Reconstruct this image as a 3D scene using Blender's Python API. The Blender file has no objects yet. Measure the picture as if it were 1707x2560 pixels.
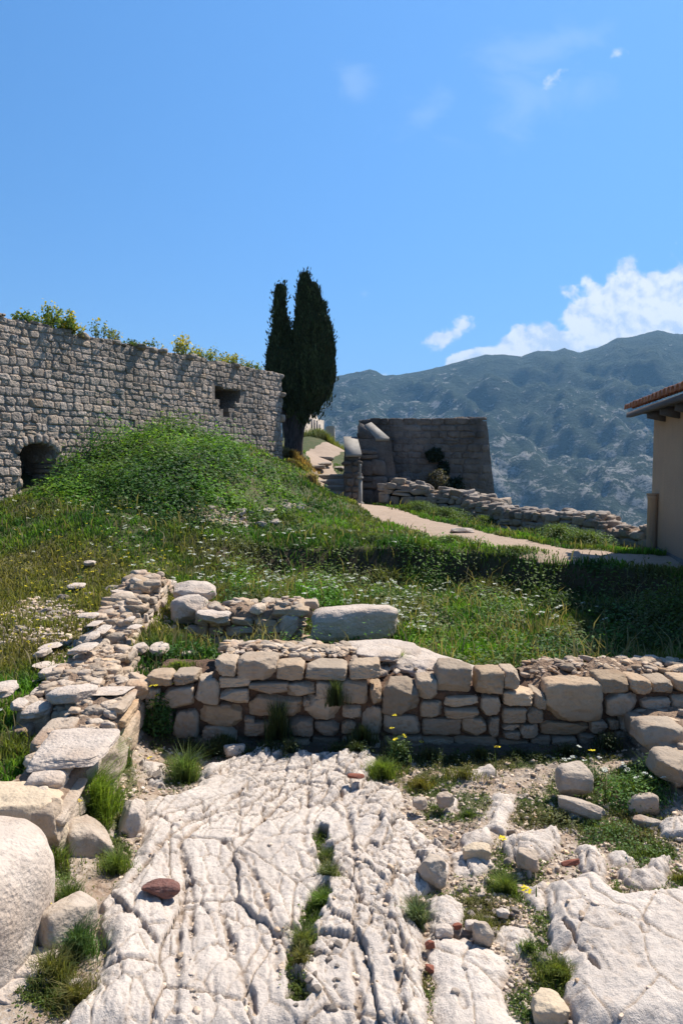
import bpy, math, random
import numpy as np
from mathutils import Vector
R = math.radians
rng = np.random.default_rng(7)
random.seed(7)
SC = bpy.context.scene
COL = SC.collection

# ------------------------------------------------------------------ camera, sky, sun, exposure
F, CU, CV, EYE, PITCH = 1796.0, 853.5, 1280.0, 2.2, R(4.01)
cam = bpy.data.cameras.new("camera"); cam_o = bpy.data.objects.new("camera", cam); COL.objects.link(cam_o)
cam.sensor_fit = 'VERTICAL'; cam.sensor_height = 36.0; cam.lens = 36.0 * F / 2560.0
cam.clip_start = 0.05; cam.clip_end = 20000
cam_o.location = (0, 0, EYE); cam_o.rotation_euler = (R(90) - PITCH, 0, 0)
SC.camera = cam_o
SUN_AZ, SUN_EL = R(47), R(52)          # azimuth clockwise from +Y
sd = Vector((math.sin(SUN_AZ) * math.cos(SUN_EL), math.cos(SUN_AZ) * math.cos(SUN_EL), math.sin(SUN_EL)))
sl = bpy.data.lights.new("sun", 'SUN'); sl.energy = 4.9; sl.angle = R(0.55); sl.color = (1.0, 0.935, 0.84)
so = bpy.data.objects.new("sun", sl); COL.objects.link(so)
so.rotation_euler = sd.to_track_quat('Z', 'Y').to_euler()
SC.view_settings.view_transform = 'Standard'; SC.view_settings.look = 'None'
SC.view_settings.exposure = 0.66; SC.view_settings.gamma = 1.0
SC.cycles.use_denoising = True
SC.cycles.max_bounces = 6; SC.cycles.diffuse_bounces = 3; SC.cycles.transparent_max_bounces = 8
SC.cycles.volume_bounces = 0

class NT:
    """tiny node-tree helper"""
    def __init__(s, tree):
        s.t = tree; s.n = tree.nodes; s.l = tree.links
    def new(s, typ, **kw):
        n = s.n.new(typ)
        for k, v in kw.items(): setattr(n, k, v)
        return n
    def put(s, sock, v):
        if isinstance(v, bpy.types.NodeSocket): s.l.new(v, sock)
        elif v is not None: sock.default_value = v
    def math(s, op, a, b=None, c=None, clamp=False):
        n = s.new('ShaderNodeMath', operation=op); n.use_clamp = clamp
        s.put(n.inputs[0], a)
        if b is not None: s.put(n.inputs[1], b)
        if c is not None: s.put(n.inputs[2], c)
        return n.outputs[0]
    def noise(s, vec, scale, detail=4, rough=.55, dist=0.0, out='Fac', dims='3D'):
        n = s.new('ShaderNodeTexNoise', noise_dimensions=dims)
        if vec is not None: s.l.new(vec, n.inputs['Vector'])
        n.inputs['Scale'].default_value = scale; n.inputs['Detail'].default_value = detail
        n.inputs['Roughness'].default_value = rough; n.inputs['Distortion'].default_value = dist
        return n.outputs[out]
    def voro(s, vec, scale, feature='F1', out='Distance'):
        n = s.new('ShaderNodeTexVoronoi', feature=feature)
        s.l.new(vec, n.inputs['Vector']); n.inputs['Scale'].default_value = scale
        return n.outputs[out]
    def mapr(s, v, a, b, c=0.0, d=1.0, smooth=False):
        n = s.new('ShaderNodeMapRange'); n.clamp = True
        if smooth: n.interpolation_type = 'SMOOTHSTEP'
        s.put(n.inputs[0], v)
        for i, x in enumerate((a, b, c, d)): s.put(n.inputs[1 + i], x)
        return n.outputs[0]
    def mix(s, f, a, b, mode='MIX'):
        n = s.new('ShaderNodeMix', data_type='RGBA', blend_type=mode)
        s.put(n.inputs[0], f)
        for i, x in ((6, a), (7, b)):
            if isinstance(x, tuple) and len(x) == 3: x = x + (1,)
            s.put(n.inputs[i], x)
        return n.outputs[2]
    def xyz(s, v):
        n = s.new('ShaderNodeSeparateXYZ'); s.l.new(v, n.inputs[0]); return n.outputs
    def comb(s, x, y, z):
        n = s.new('ShaderNodeCombineXYZ')
        for i, q in enumerate((x, y, z)): s.put(n.inputs[i], q)
        return n.outputs[0]
    def scalev(s, v, sc):
        n = s.new('ShaderNodeVectorMath', operation='MULTIPLY'); s.l.new(v, n.inputs[0]); n.inputs[1].default_value = sc
        return n.outputs[0]
    def bump(s, h, dist, strength=1.0, prev=None):
        n = s.new('ShaderNodeBump'); s.l.new(h, n.inputs['Height']); n.inputs['Distance'].default_value = dist
        n.inputs['Strength'].default_value = strength
        if prev is not None: s.l.new(prev, n.inputs['Normal'])
        return n.outputs[0]

# ---- image-of-the-place helpers used only while measuring where things stand in the world
def ray(u, v):
    xc, yc = (u - CU) / F, (CV - v) / F
    cp, sp = math.cos(PITCH), math.sin(PITCH)
    return np.array([xc, cp + yc * sp, -sp + yc * cp])
def P(u, v, y):
    d = ray(u, v); return np.array([0, 0, EYE]) + d * (y / d[1])
def G(u, v, z=0.0):
    d = ray(u, v); return np.array([0, 0, EYE]) + d * ((z - EYE) / d[2])
def proj(x, y, z):
    cp, sp = math.cos(PITCH), math.sin(PITCH)
    dz = z - EYE
    dep = y * cp - dz * sp; up = y * sp + dz * cp
    return CU + F * x / dep, CV - F * up / dep

# ------------------------------------------------------------------ world: Nishita sky plus clouds
w = bpy.data.worlds.new("World"); SC.world = w; w.use_nodes = True
N = NT(w.node_tree); N.n.clear()
out = N.new('ShaderNodeOutputWorld'); bg = N.new('ShaderNodeBackground')
sky = N.new('ShaderNodeTexSky', sky_type='NISHITA'); sky.sun_disc = False
sky.sun_elevation = SUN_EL; sky.sun_rotation = SUN_AZ; sky.air_density = 1.0; sky.dust_density = 0.6; sky.ozone_density = 3.0
sky.altitude = 300
tc = N.new('ShaderNodeTexCoord').outputs['Generated']
X, Y, Z = N.xyz(tc)
ysafe = N.math('MAXIMUM', Y, 0.05)
gu, gw = N.math('DIVIDE', X, ysafe), N.math('DIVIDE', Z, ysafe)
def gno(u, v):
    d = ray(u, v); return d[0] / d[1], d[2] / d[1]
def ell(u, v, ru, rv, ang=0.0):
    cx, cz = gno(u, v); ca, sa = math.cos(ang), math.sin(ang)
    a = N.math('SUBTRACT', gu, cx); b = N.math('SUBTRACT', gw, cz)
    p = N.math('ADD', N.math('MULTIPLY', a, ca), N.math('MULTIPLY', b, sa))
    q = N.math('SUBTRACT', N.math('MULTIPLY', b, ca), N.math('MULTIPLY', a, sa))
    p = N.math('DIVIDE', p, ru / F); q = N.math('DIVIDE', q, rv / F)
    r = N.math('SQRT', N.math('ADD', N.math('MULTIPLY', p, p), N.math('MULTIPLY', q, q)))
    return N.math('SUBTRACT', 1.0, r)
def union(lst):
    o = lst[0]
    for k in lst[1:]: o = N.math('MAXIMUM', o, k)
    return o
gvec = N.comb(gu, gw, 0.0)
big = union([ell(*e) for e in [(1640, 800, 190, 125), (1560, 745, 120, 68), (1700, 720, 150, 52), (1455, 800, 70, 50, .3), (1500, 850, 130, 60, .3),
                               (1320, 880, 110, 62, .35), (1300, 850, 34, 30), (1165, 905, 62, 28, .35), (1230, 905, 90, 40, .3), (1420, 870, 90, 60), (1800, 800, 200, 160)]])
n1 = N.noise(N.scalev(gvec, (1, 1.15, 1)), 24, 7, .55, .2)
n2 = N.noise(N.scalev(gvec, (1, 1.1, 1)), 70, 6, .6)
pf = N.math('MULTIPLY', N.voro(gvec, 48, 'SMOOTH_F1'), 1.0)
bigd = N.math('ADD', N.math('MULTIPLY', big, 0.75), N.math('MULTIPLY', N.math('SUBTRACT', n1, 0.5), 1.25))
bigd = N.math('ADD', bigd, N.math('MULTIPLY', N.math('SUBTRACT', 0.42, pf), 0.35))
bigm = N.mapr(bigd, -0.06, 0.16, 0, 1, True)
small = union([ell(1120, 840, 62, 22, .5), ell(1158, 812, 34, 24), ell(1095, 848, 36, 20, .3)])
n3 = N.noise(gvec, 120, 6, .65)
smd = N.math('ADD', small, N.math('ADD', N.math('MULTIPLY', N.math('SUBTRACT', n1, 0.5), 1.6), N.math('MULTIPLY', N.math('SUBTRACT', n2, 0.5), 1.6)))
smm = N.mapr(smd, 0.0, 0.75, 0, 0.95, True)
wsp = union([ell(1572, 651, 36, 12, .25), ell(1378, 200, 46, 15, .75), ell(1545, 135, 26, 13, .2), ell(958, 938, 20, 7)])
wsm = N.mapr(N.math('ADD', wsp, N.math('ADD', N.math('MULTIPLY', N.math('SUBTRACT', n2, 0.5), 2.6), N.math('MULTIPLY', N.math('SUBTRACT', n3, 0.5), 1.6))), 0.0, 1.3, 0, 0.6, True)
fnt = union([ell(877, 195, 60, 70, 1.1), ell(1075, 275, 150, 60, .4), ell(911, 735, 16, 12), ell(1300, 250, 260, 130, .4), ell(1350, 120, 260, 90, .3)])
nf = N.noise(N.scalev(gvec, (1, 1.8, 1)), 9, 6, .6, .6)
fnm = N.mapr(N.math('ADD', fnt, N.math('MULTIPLY', N.math('SUBTRACT', nf, 0.5), 2.6)), 0.1, 1.2, 0, 0.17, True)
skc = N.new('ShaderNodeHueSaturation'); N.l.new(sky.outputs[0], skc.inputs['Color'])
skc.inputs['Hue'].default_value = 0.503; skc.inputs['Saturation'].default_value = 1.28; skc.inputs['Value'].default_value = 1.0
# cloud brightness follows its own billows: white tops, blue-grey folds
sh = N.mapr(N.math('ADD', N.math('MULTIPLY', n2, .55), N.math('MULTIPLY', N.noise(N.scalev(gvec, (1.4, 2.2, 1)), 17, 5, .55, .5), .6)), .42, .72, 0, 1, True)
offv = N.new('ShaderNodeVectorMath', operation='ADD'); N.l.new(gvec, offv.inputs[0]); offv.inputs[1].default_value = (.005, .009, 0)
def cfield(v): return N.math('ADD', N.math('MULTIPLY', N.noise(v, 15, 6, .55, .2), 1.0), N.math('MULTIPLY', N.voro(v, 34, 'SMOOTH_F1'), -.22))
rel = N.math('SUBTRACT', cfield(gvec), cfield(offv.outputs[0]))
sh = N.mapr(N.math('ADD', N.math('MULTIPLY', rel, 3.2), N.math('MULTIPLY', N.math('SUBTRACT', sh, .5), .35)), -.32, .22, 0, 1, True)
cl = N.mix(sh, (4.9, 5.9, 7.7), (7.6, 7.9, 8.3))
skf = N.math('MULTIPLY', N.math('MULTIPLY', N.mapr(Y, -.1, .5, 0, 1, True), N.mapr(Z, .85, .55, 0, 1, True)), N.math('ADD', .50, N.math('MULTIPLY', X, .45)))
skb = N.mix(skf, skc.outputs[0], (1.5, 4.2, 9.4))
c = N.mix(fnm, skb, (6.0, 7.2, 8.6))
c = N.mix(wsm, c, (6.6, 7.2, 8.2)); c = N.mix(smm, c, N.mix(sh, (5.6, 6.4, 7.9), (7.3, 7.7, 8.2))); c = N.mix(bigm, c, cl)
N.l.new(c, bg.inputs['Color']); bg.inputs['Strength'].default_value = 0.084
N.l.new(bg.outputs[0], out.inputs['Surface'])

# ------------------------------------------------------------------ numpy noise
def _h(ix, iy, iz, s):
    h = (ix.astype(np.int64) * 374761393 + iy.astype(np.int64) * 668265263 + iz.astype(np.int64) * 2147483647 + s * 1274126177) & 0xffffffff
    h = ((h ^ (h >> 13)) * 1274126177) & 0xffffffff
    h = ((h ^ (h >> 15)) * 2246822519) & 0xffffffff
    return ((h ^ (h >> 16)) & 0xffffff) / float(0xffffff)
def vnoise2(x, y, s=0):
    ix, iy = np.floor(x), np.floor(y); fx, fy = x - ix, y - iy
    ix = ix.astype(np.int64); iy = iy.astype(np.int64); z = np.zeros_like(ix) + 5
    def g(a, b):
        t = _h(ix + a, iy + b, z, s) * 6.2831853
        return np.cos(t) * (fx - a) + np.sin(t) * (fy - b)
    sx = fx * fx * fx * (fx * (fx * 6 - 15) + 10); sy = fy * fy * fy * (fy * (fy * 6 - 15) + 10)
    a = g(0, 0) * (1 - sx) + g(1, 0) * sx; b = g(0, 1) * (1 - sx) + g(1, 1) * sx
    return (a * (1 - sy) + b * sy) * 1.5
def fbm2(x, y, o=4, s=0, gain=.5):
    r = 0; a = 1.0; t = 0
    for k in range(o):
        r = r + a * vnoise2(x * 2 ** k, y * 2 ** k, s + k * 17); t += a; a *= gain
    return r / t
def vnoise3(p, s=0):
    ip = np.floor(p); f = p - ip; ip = ip.astype(np.int64); f = f * f * (3 - 2 * f)
    r = 0
    for a in (0, 1):
        for b in (0, 1):
            for c_ in (0, 1):
                wgt = (f[..., 0] if a else 1 - f[..., 0]) * (f[..., 1] if b else 1 - f[..., 1]) * (f[..., 2] if c_ else 1 - f[..., 2])
                r = r + wgt * _h(ip[..., 0] + a, ip[..., 1] + b, ip[..., 2] + c_, s)
    return r * 2 - 1
def fbm3(p, o=3, s=0):
    r = 0; a = 1.0; t = 0
    for k in range(o):
        r = r + a * vnoise3(p * 2 ** k, s + 31 * k); t += a; a *= .5
    return r / t
def voro2(x, y, s=0):
    """F1, F2, cell id"""
    ix, iy = np.floor(x).astype(np.int64), np.floor(y).astype(np.int64)
    f1 = np.full(x.shape, 9.0); f2 = np.full(x.shape, 9.0); cid = np.zeros(x.shape)
    z = np.zeros_like(ix)
    for a in (-1, 0, 1):
        for b in (-1, 0, 1):
            px = ix + a + _h(ix + a, iy + b, z + 1, s); py = iy + b + _h(ix + a, iy + b, z + 2, s)
            d = np.hypot(px - x, py - y); c_ = _h(ix + a, iy + b, z + 3, s)
            nearer = d < f1
            f2 = np.where(nearer, f1, np.minimum(f2, d)); cid = np.where(nearer, c_, cid); f1 = np.where(nearer, d, f1)
    return f1, f2, cid
def sst(a, b, x):
    t = np.clip((x - a) / (b - a), 0, 1); return t * t * (3 - 2 * t)

# ------------------------------------------------------------------ mesh helpers
def mesh_np(name, V, Fc, mat=None, smooth=False, col=None, attrs=None):
    me = bpy.data.meshes.new(name); V = np.asarray(V, dtype=np.float32); Fc = np.asarray(Fc, dtype=np.int32)
    k = Fc.shape[1]
    me.vertices.add(len(V)); me.vertices.foreach_set('co', V.ravel())
    me.loops.add(Fc.size); me.loops.foreach_set('vertex_index', Fc.ravel())
    me.polygons.add(len(Fc)); me.polygons.foreach_set('loop_start', np.arange(0, Fc.size, k, dtype=np.int32))
    me.polygons.foreach_set('loop_total', np.full(len(Fc), k, dtype=np.int32))
    if smooth: me.polygons.foreach_set('use_smooth', np.ones(len(Fc), dtype=bool))
    me.update(calc_edges=True)
    if col is not None:
        a = me.color_attributes.new('Col', 'FLOAT_COLOR', 'POINT')
        c4 = np.ones((len(V), 4), dtype=np.float32); c4[:, :3] = col; a.data.foreach_set('color', c4.ravel())
    for nm, arr in (attrs or {}).items():
        a = me.attributes.new(nm, 'FLOAT', 'POINT'); a.data.foreach_set('value', np.asarray(arr, dtype=np.float32))
    if mat: me.materials.append(mat)
    return me
def link(name, me, parent=None, loc=(0, 0, 0), rot=(0, 0, 0)):
    o = bpy.data.objects.new(name, me); COL.objects.link(o); o.location = loc; o.rotation_euler = rot
    if parent is not None: o.parent = parent
    return o
def tag(o, label=None, cat=None, group=None, kind=None):
    for k, v in (('label', label), ('category', cat), ('group', group), ('kind', kind)):
        if v: o[k] = v
    return o
def empty(name, loc, label, cat, group=None, rz=0):
    o = bpy.data.objects.new(name, None); COL.objects.link(o); o.location = loc; o.rotation_euler = (0, 0, rz)
    o.empty_display_size = .2; o['kind'] = 'thing'
    return tag(o, label, cat, group)
def child(name, me, root):
    """mesh data given in world coordinates, parented under an unrotated root"""
    o = bpy.data.objects.new(name, me); COL.objects.link(o); o.parent = root
    o.location = (-root.location[0], -root.location[1], -root.location[2]); return o
def cat_mesh(parts):
    V, Fc, C_, off = [], [], [], 0
    for v, f, c_ in parts:
        V.append(v); Fc.append(f + off); C_.append(c_); off += len(v)
    return np.concatenate(V), np.concatenate(Fc), np.concatenate(C_)
_ICO = {}
def ico(sub):
    if sub in _ICO: return _ICO[sub]
    t = (1 + 5 ** .5) / 2
    v = [(-1, t, 0), (1, t, 0), (-1, -t, 0), (1, -t, 0), (0, -1, t), (0, 1, t), (0, -1, -t), (0, 1, -t), (t, 0, -1), (t, 0, 1), (-t, 0, -1), (-t, 0, 1)]
    f = [(0, 11, 5), (0, 5, 1), (0, 1, 7), (0, 7, 10), (0, 10, 11), (1, 5, 9), (5, 11, 4), (11, 10, 2), (10, 7, 6), (7, 1, 8), (3, 9, 4), (3, 4, 2), (3, 2, 6), (3, 6, 8), (3, 8, 9), (4, 9, 5), (2, 4, 11), (6, 2, 10), (8, 6, 7), (9, 8, 1)]
    v = [np.array(p) / np.linalg.norm(p) for p in v]
    for _ in range(sub):
        mid = {}; nf = []
        def m(a, b):
            k = (min(a, b), max(a, b))
            if k not in mid:
                p = v[a] + v[b]; v.append(p / np.linalg.norm(p)); mid[k] = len(v) - 1
            return mid[k]
        for a, b, c_ in f:
            ab, bc, ca = m(a, b), m(b, c_), m(c_, a); nf += [(a, ab, ca), (b, bc, ab), (c_, ca, bc), (ab, bc, ca)]
        f = nf
    _ICO[sub] = (np.array(v), np.array(f)); return _ICO[sub]

def stones(cs, hs, seed, sub=2, p=5.0, amp=.07, cuts=3, rz=None, tilt=.05, corner=.14, tint=.12, basis=None, cutd=(.95, 1.3), freq=2.6):
    """a batch of chiselled stones: centres, half sizes -> verts, faces, per-vertex tint"""
    r = np.random.default_rng(seed); S, Fc = ico(sub); cs = np.asarray(cs, float).reshape(-1, 3); hs = np.asarray(hs, float).reshape(-1, 3); n = len(cs)
    if n == 0: return np.zeros((0, 3)), np.zeros((0, 3), int), np.zeros((0, 3))
    pn = (np.abs(S) ** p).sum(1) ** (1 / p); B = S / pn[:, None]
    Q = np.repeat(B[None], n, 0)
    off = r.uniform(-corner, corner, (n, 8, 3)); t = np.clip(B * .5 + .5, 0, 1); k = 0; add = 0
    for a in (0, 1):
        for b in (0, 1):
            for c_ in (0, 1):
                wg = (t[:, 0] if a else 1 - t[:, 0]) * (t[:, 1] if b else 1 - t[:, 1]) * (t[:, 2] if c_ else 1 - t[:, 2])
                add = add + wg[None, :, None] * off[:, k, None, :]; k += 1
    Q = Q + add
    for _ in range(cuts):
        nrm = r.normal(size=(n, 3)); nrm /= np.linalg.norm(nrm, axis=1)[:, None]
        d = r.uniform(*cutd, n)
        ex = np.maximum(np.einsum('nvk,nk->nv', Q, nrm) - d[:, None], 0)
        Q = Q - ex[..., None] * nrm[:, None, :]
    q = Q + r.uniform(0, 100, (n, 1, 3))
    nz = fbm3(q * freq, 3, seed)
    q2 = fbm3(q * freq * .8 + 50, 2, seed + 5)
    Q = Q * (1 + amp * nz[..., None]) + 0.35 * amp * np.stack([q2, nz, -q2], -1) * B[None]
    W = Q * hs[:, None, :]
    a = r.uniform(-tilt, tilt, (n, 2))
    W[..., 2] += W[..., 0] * a[:, 0, None] + W[..., 1] * a[:, 1, None]
    if rz is not None:
        rz = np.broadcast_to(np.asarray(rz, float), (n,)); ca, sa = np.cos(rz)[:, None], np.sin(rz)[:, None]
        x = W[..., 0] * ca - W[..., 1] * sa; y = W[..., 0] * sa + W[..., 1] * ca
        W = np.stack([x, y, W[..., 2]], -1)
    W = W + cs[:, None, :]
    V = len(S); fc = (Fc[None] + (np.arange(n) * V)[:, None, None]).reshape(-1, 3)
    tn = 1 + r.normal(0, tint, (n, 1, 1)); warm = np.abs(r.normal(0, tint * .35, (n, 1, 1)))
    C_ = np.clip(np.concatenate([tn * (1 + warm), tn, tn * (1 - warm * 1.3)], -1), .35, 1.6)
    C_ = np.repeat(C_, V, 1).reshape(-1, 3)
    return W.reshape(-1, 3), fc, C_
def box(lo, hi, tilt=None):
    x0, y0, z0 = lo; x1, y1, z1 = hi
    V = np.array([(x0, y0, z0), (x1, y0, z0), (x1, y1, z0), (x0, y1, z0), (x0, y0, z1), (x1, y0, z1), (x1, y1, z1), (x0, y1, z1)], float)
    Fc = np.array([(0, 3, 2, 1), (4, 5, 6, 7), (0, 1, 5, 4), (1, 2, 6, 5), (2, 3, 7, 6), (3, 0, 4, 7)])
    return V, Fc
def gridmesh(Pts):
    """(n, m, 3) grid of points -> verts, quads"""
    n, m = Pts.shape[:2]; I = np.arange(n * m).reshape(n, m)
    q = np.stack([I[:-1, :-1], I[1:, :-1], I[1:, 1:], I[:-1, 1:]], -1).reshape(-1, 4)
    return Pts.reshape(-1, 3), q
def tube(path, rad, n=8, closed_tip=True):
    path = np.asarray(path, float); k = len(path); rad = np.broadcast_to(np.asarray(rad, float), (k,))
    T = np.gradient(path, axis=0); T /= np.linalg.norm(T, axis=1)[:, None] + 1e-9
    ref = np.array([0.3, 1, 0.1]); A = np.cross(T, ref); A /= np.linalg.norm(A, axis=1)[:, None] + 1e-9; B = np.cross(T, A)
    th = np.linspace(0, 2 * np.pi, n + 1)
    Pt = path[:, None] + rad[:, None, None] * (np.cos(th)[None, :, None] * A[:, None] + np.sin(th)[None, :, None] * B[:, None])
    return gridmesh(Pt)

# ------------------------------------------------------------------ materials
def new_mat(name):
    m = bpy.data.materials.new(name); m.use_nodes = True; k = NT(m.node_tree); k.n.clear()
    o = k.new('ShaderNodeOutputMaterial'); b = k.new('ShaderNodeBsdfPrincipled'); k.l.new(b.outputs[0], o.inputs[0])
    b.inputs['Roughness'].default_value = .9; b.inputs['Specular IOR Level'].default_value = .2
    return m, k, b
def stone_mat(name, a, b_, dark, scale=6.0, bump=.012, lichen=.25, usecol=True, grain=60, fine=.5, stain=None, worldspace=False):
    m, k, b = new_mat(name)
    pos = k.new('ShaderNodeNewGeometry').outputs['Position'] if worldspace else k.new('ShaderNodeTexCoord').outputs['Object']
    n1 = k.noise(pos, scale, 6, .6, .3); n2 = k.noise(pos, scale * 4.1, 5, .65); n3 = k.noise(pos, grain, 4, .7)
    col = k.mix(k.mapr(n1, .32, .68), a, b_)
    col = k.mix(k.math('MULTIPLY', k.mapr(n2, .5, .72), lichen), col, dark)
    sp = k.mapr(k.noise(pos, grain * .45, 3, .6, .5), .60, .70)
    col = k.mix(k.math('MULTIPLY', sp, .45 * fine), col, dark)
    col = k.mix(k.math('MULTIPLY', k.mapr(n3, .3, .7), .22), col, (1.0, .97, .93), 'MULTIPLY')
    if stain:
        z = k.noise(k.scalev(pos, (1, 1, .25)), stain[0], 4, .6, .3)
        col = k.mix(k.math('MULTIPLY', k.mapr(z, .5, .66), stain[2]), col, stain[1])
    if usecol:
        at = k.new('ShaderNodeVertexColor'); at.layer_name = 'Col'; col = k.mix(1.0, col, at.outputs[0], 'MULTIPLY')
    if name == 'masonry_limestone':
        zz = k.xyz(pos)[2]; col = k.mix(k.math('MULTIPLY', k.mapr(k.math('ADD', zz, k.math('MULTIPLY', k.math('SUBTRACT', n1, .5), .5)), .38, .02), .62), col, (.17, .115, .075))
    k.l.new(col, b.inputs['Base Color'])
    hgt = k.math('ADD', k.math('MULTIPLY', n2, .9), k.math('MULTIPLY', n3, .5))
    pit = k.mapr(k.voro(pos, grain * .6), .0, .5)
    hgt = k.math('ADD', hgt, k.math('MULTIPLY', pit, .35))
    k.l.new(k.bump(hgt, bump, .9), b.inputs['Normal'])
    return m
M_white = stone_mat('pale_limestone', (.60, .51, .43), (.47, .385, .315), (.27, .235, .20), 5, .016, .45, fine=.9, stain=(2.3, (.50, .36, .25), .35))
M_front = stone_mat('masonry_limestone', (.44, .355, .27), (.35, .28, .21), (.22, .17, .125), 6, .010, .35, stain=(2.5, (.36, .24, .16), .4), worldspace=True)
M_grey = stone_mat('grey_masonry', (.46, .385, .32), (.33, .275, .23), (.13, .115, .10), 5, .03, .6, grain=30, stain=(.9, (.13, .12, .105), .55), worldspace=True)
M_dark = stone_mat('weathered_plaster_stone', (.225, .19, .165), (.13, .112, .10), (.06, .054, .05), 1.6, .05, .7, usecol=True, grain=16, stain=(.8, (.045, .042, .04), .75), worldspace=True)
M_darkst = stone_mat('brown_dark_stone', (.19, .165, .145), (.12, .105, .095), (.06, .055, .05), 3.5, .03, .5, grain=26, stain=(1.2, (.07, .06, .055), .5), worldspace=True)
M_slab = stone_mat('light_coping_stone', (.33, .305, .27), (.25, .23, .205), (.22, .2, .18), 5, .01, .5, usecol=False)
M_yellow = stone_mat('yellow_limestone', (.58, .46, .32), (.50, .40, .29), (.33, .25, .17), 5, .012, .35)
M_brick = stone_mat('red_brick', (.27, .095, .06), (.19, .075, .05), (.14, .06, .045), 12, .004, .4, usecol=False)
M_brownst = stone_mat('reddish_brown_rock', (.20, .095, .075), (.14, .07, .06), (.28, .2, .17), 14, .01, .3, usecol=False)
M_soil = stone_mat('red_brown_mortar_earth', (.25, .165, .11), (.33, .235, .165), (.13, .085, .055), 9, .03, .55, usecol=False, grain=45, worldspace=True)
M_mortar = stone_mat('joint_earth_painted_shade', (.12, .07, .045), (.17, .105, .07), (.07, .045, .03), 9, .03, .5, usecol=False, grain=45, worldspace=True)  # red-brown joint earth, darkened further to paint shade between the stones
M_rubble = stone_mat('rubble', (.50, .42, .34), (.38, .305, .235), (.24, .17, .12), 7, .014, .35, stain=(3, (.33, .2, .13), .5), worldspace=True)

def leaf_mat(name, rough=.6, trans=.3):
    m, k, b = new_mat(name)
    at = k.new('ShaderNodeVertexColor'); at.layer_name = 'Col'
    k.l.new(at.outputs[0], b.inputs['Base Color']); b.inputs['Roughness'].default_value = rough; b.inputs['Specular IOR Level'].default_value = .25
    tr = k.new('ShaderNodeBsdfTranslucent'); k.l.new(k.mix(1.0, at.outputs[0], (1.3, 1.35, .6), 'MULTIPLY'), tr.inputs[0])
    mx = k.new('ShaderNodeMixShader'); mx.inputs[0].default_value = trans
    k.l.new(b.outputs[0], mx.inputs[1]); k.l.new(tr.outputs[0], mx.inputs[2])
    k.l.new(mx.outputs[0], [n for n in k.n if n.type == 'OUTPUT_MATERIAL'][0].inputs[0])
    return m
M_leaf = leaf_mat('leaf', .6, .42); M_petal = leaf_mat('petal', .7, .25)
m, k, b = new_mat('bark'); pos = k.new('ShaderNodeNewGeometry').outputs['Position']
n1 = k.noise(k.scalev(pos, (9, 9, 1.2)), 2.5, 5, .65, .4)
k.l.new(k.mix(k.mapr(n1, .35, .65), (.045, .033, .028), (.14, .11, .095)), b.inputs['Base Color']); k.l.new(k.bump(n1, .08), b.inputs['Normal']); M_bark = m
m, k, b = new_mat('cypress_foliage'); at = k.new('ShaderNodeVertexColor'); at.layer_name = 'Col'
k.l.new(at.outputs[0], b.inputs['Base Color']); b.inputs['Roughness'].default_value = .8; b.inputs['Specular IOR Level'].default_value = .1; M_cyp = m
m, k, b = new_mat('plaster'); pos = k.new('ShaderNodeNewGeometry').outputs['Position']
n1 = k.noise(pos, 1.4, 6, .6, .4); n2 = k.noise(pos, 60, 5, .7); n4 = k.noise(k.scalev(pos, (6, 6, .5)), 2.0, 4, .6)
cc = k.mix(k.mapr(n1, .3, .7), (.62, .41, .26), (.50, .335, .225)); cc = k.mix(k.math('MULTIPLY', k.mapr(n2, .45, .7), .35), cc, (.30, .2, .14))
cc = k.mix(k.math('MULTIPLY', k.mapr(n4, .55, .7), .3), cc, (.27, .19, .15))
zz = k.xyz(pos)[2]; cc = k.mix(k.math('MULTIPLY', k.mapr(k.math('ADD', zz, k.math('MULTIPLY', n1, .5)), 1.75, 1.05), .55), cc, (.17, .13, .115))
k.l.new(cc, b.inputs['Base Color']); k.l.new(k.bump(n2, .012), b.inputs['Normal']); M_plaster = m
m, k, b = new_mat('roof_tile'); pos = k.new('ShaderNodeNewGeometry').outputs['Position']
n1 = k.noise(pos, 7, 5, .6); k.l.new(k.mix(k.mapr(n1, .35, .65), (.56, .30, .20), (.34, .13, .08)), b.inputs['Base Color']); k.l.new(k.bump(n1, .01), b.inputs['Normal']); M_tile = m
m, k, b = new_mat('dark_board'); b.inputs['Base Color'].default_value = (.06, .06, .075, 1); M_board = m
pos = k.new('ShaderNodeNewGeometry').outputs['Position']; n1 = k.noise(k.scalev(pos, (20, 2, 20)), 3, 4, .6)
k.l.new(k.mix(n1, (.085, .078, .085), (.17, .155, .155)), b.inputs['Base Color'])

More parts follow.
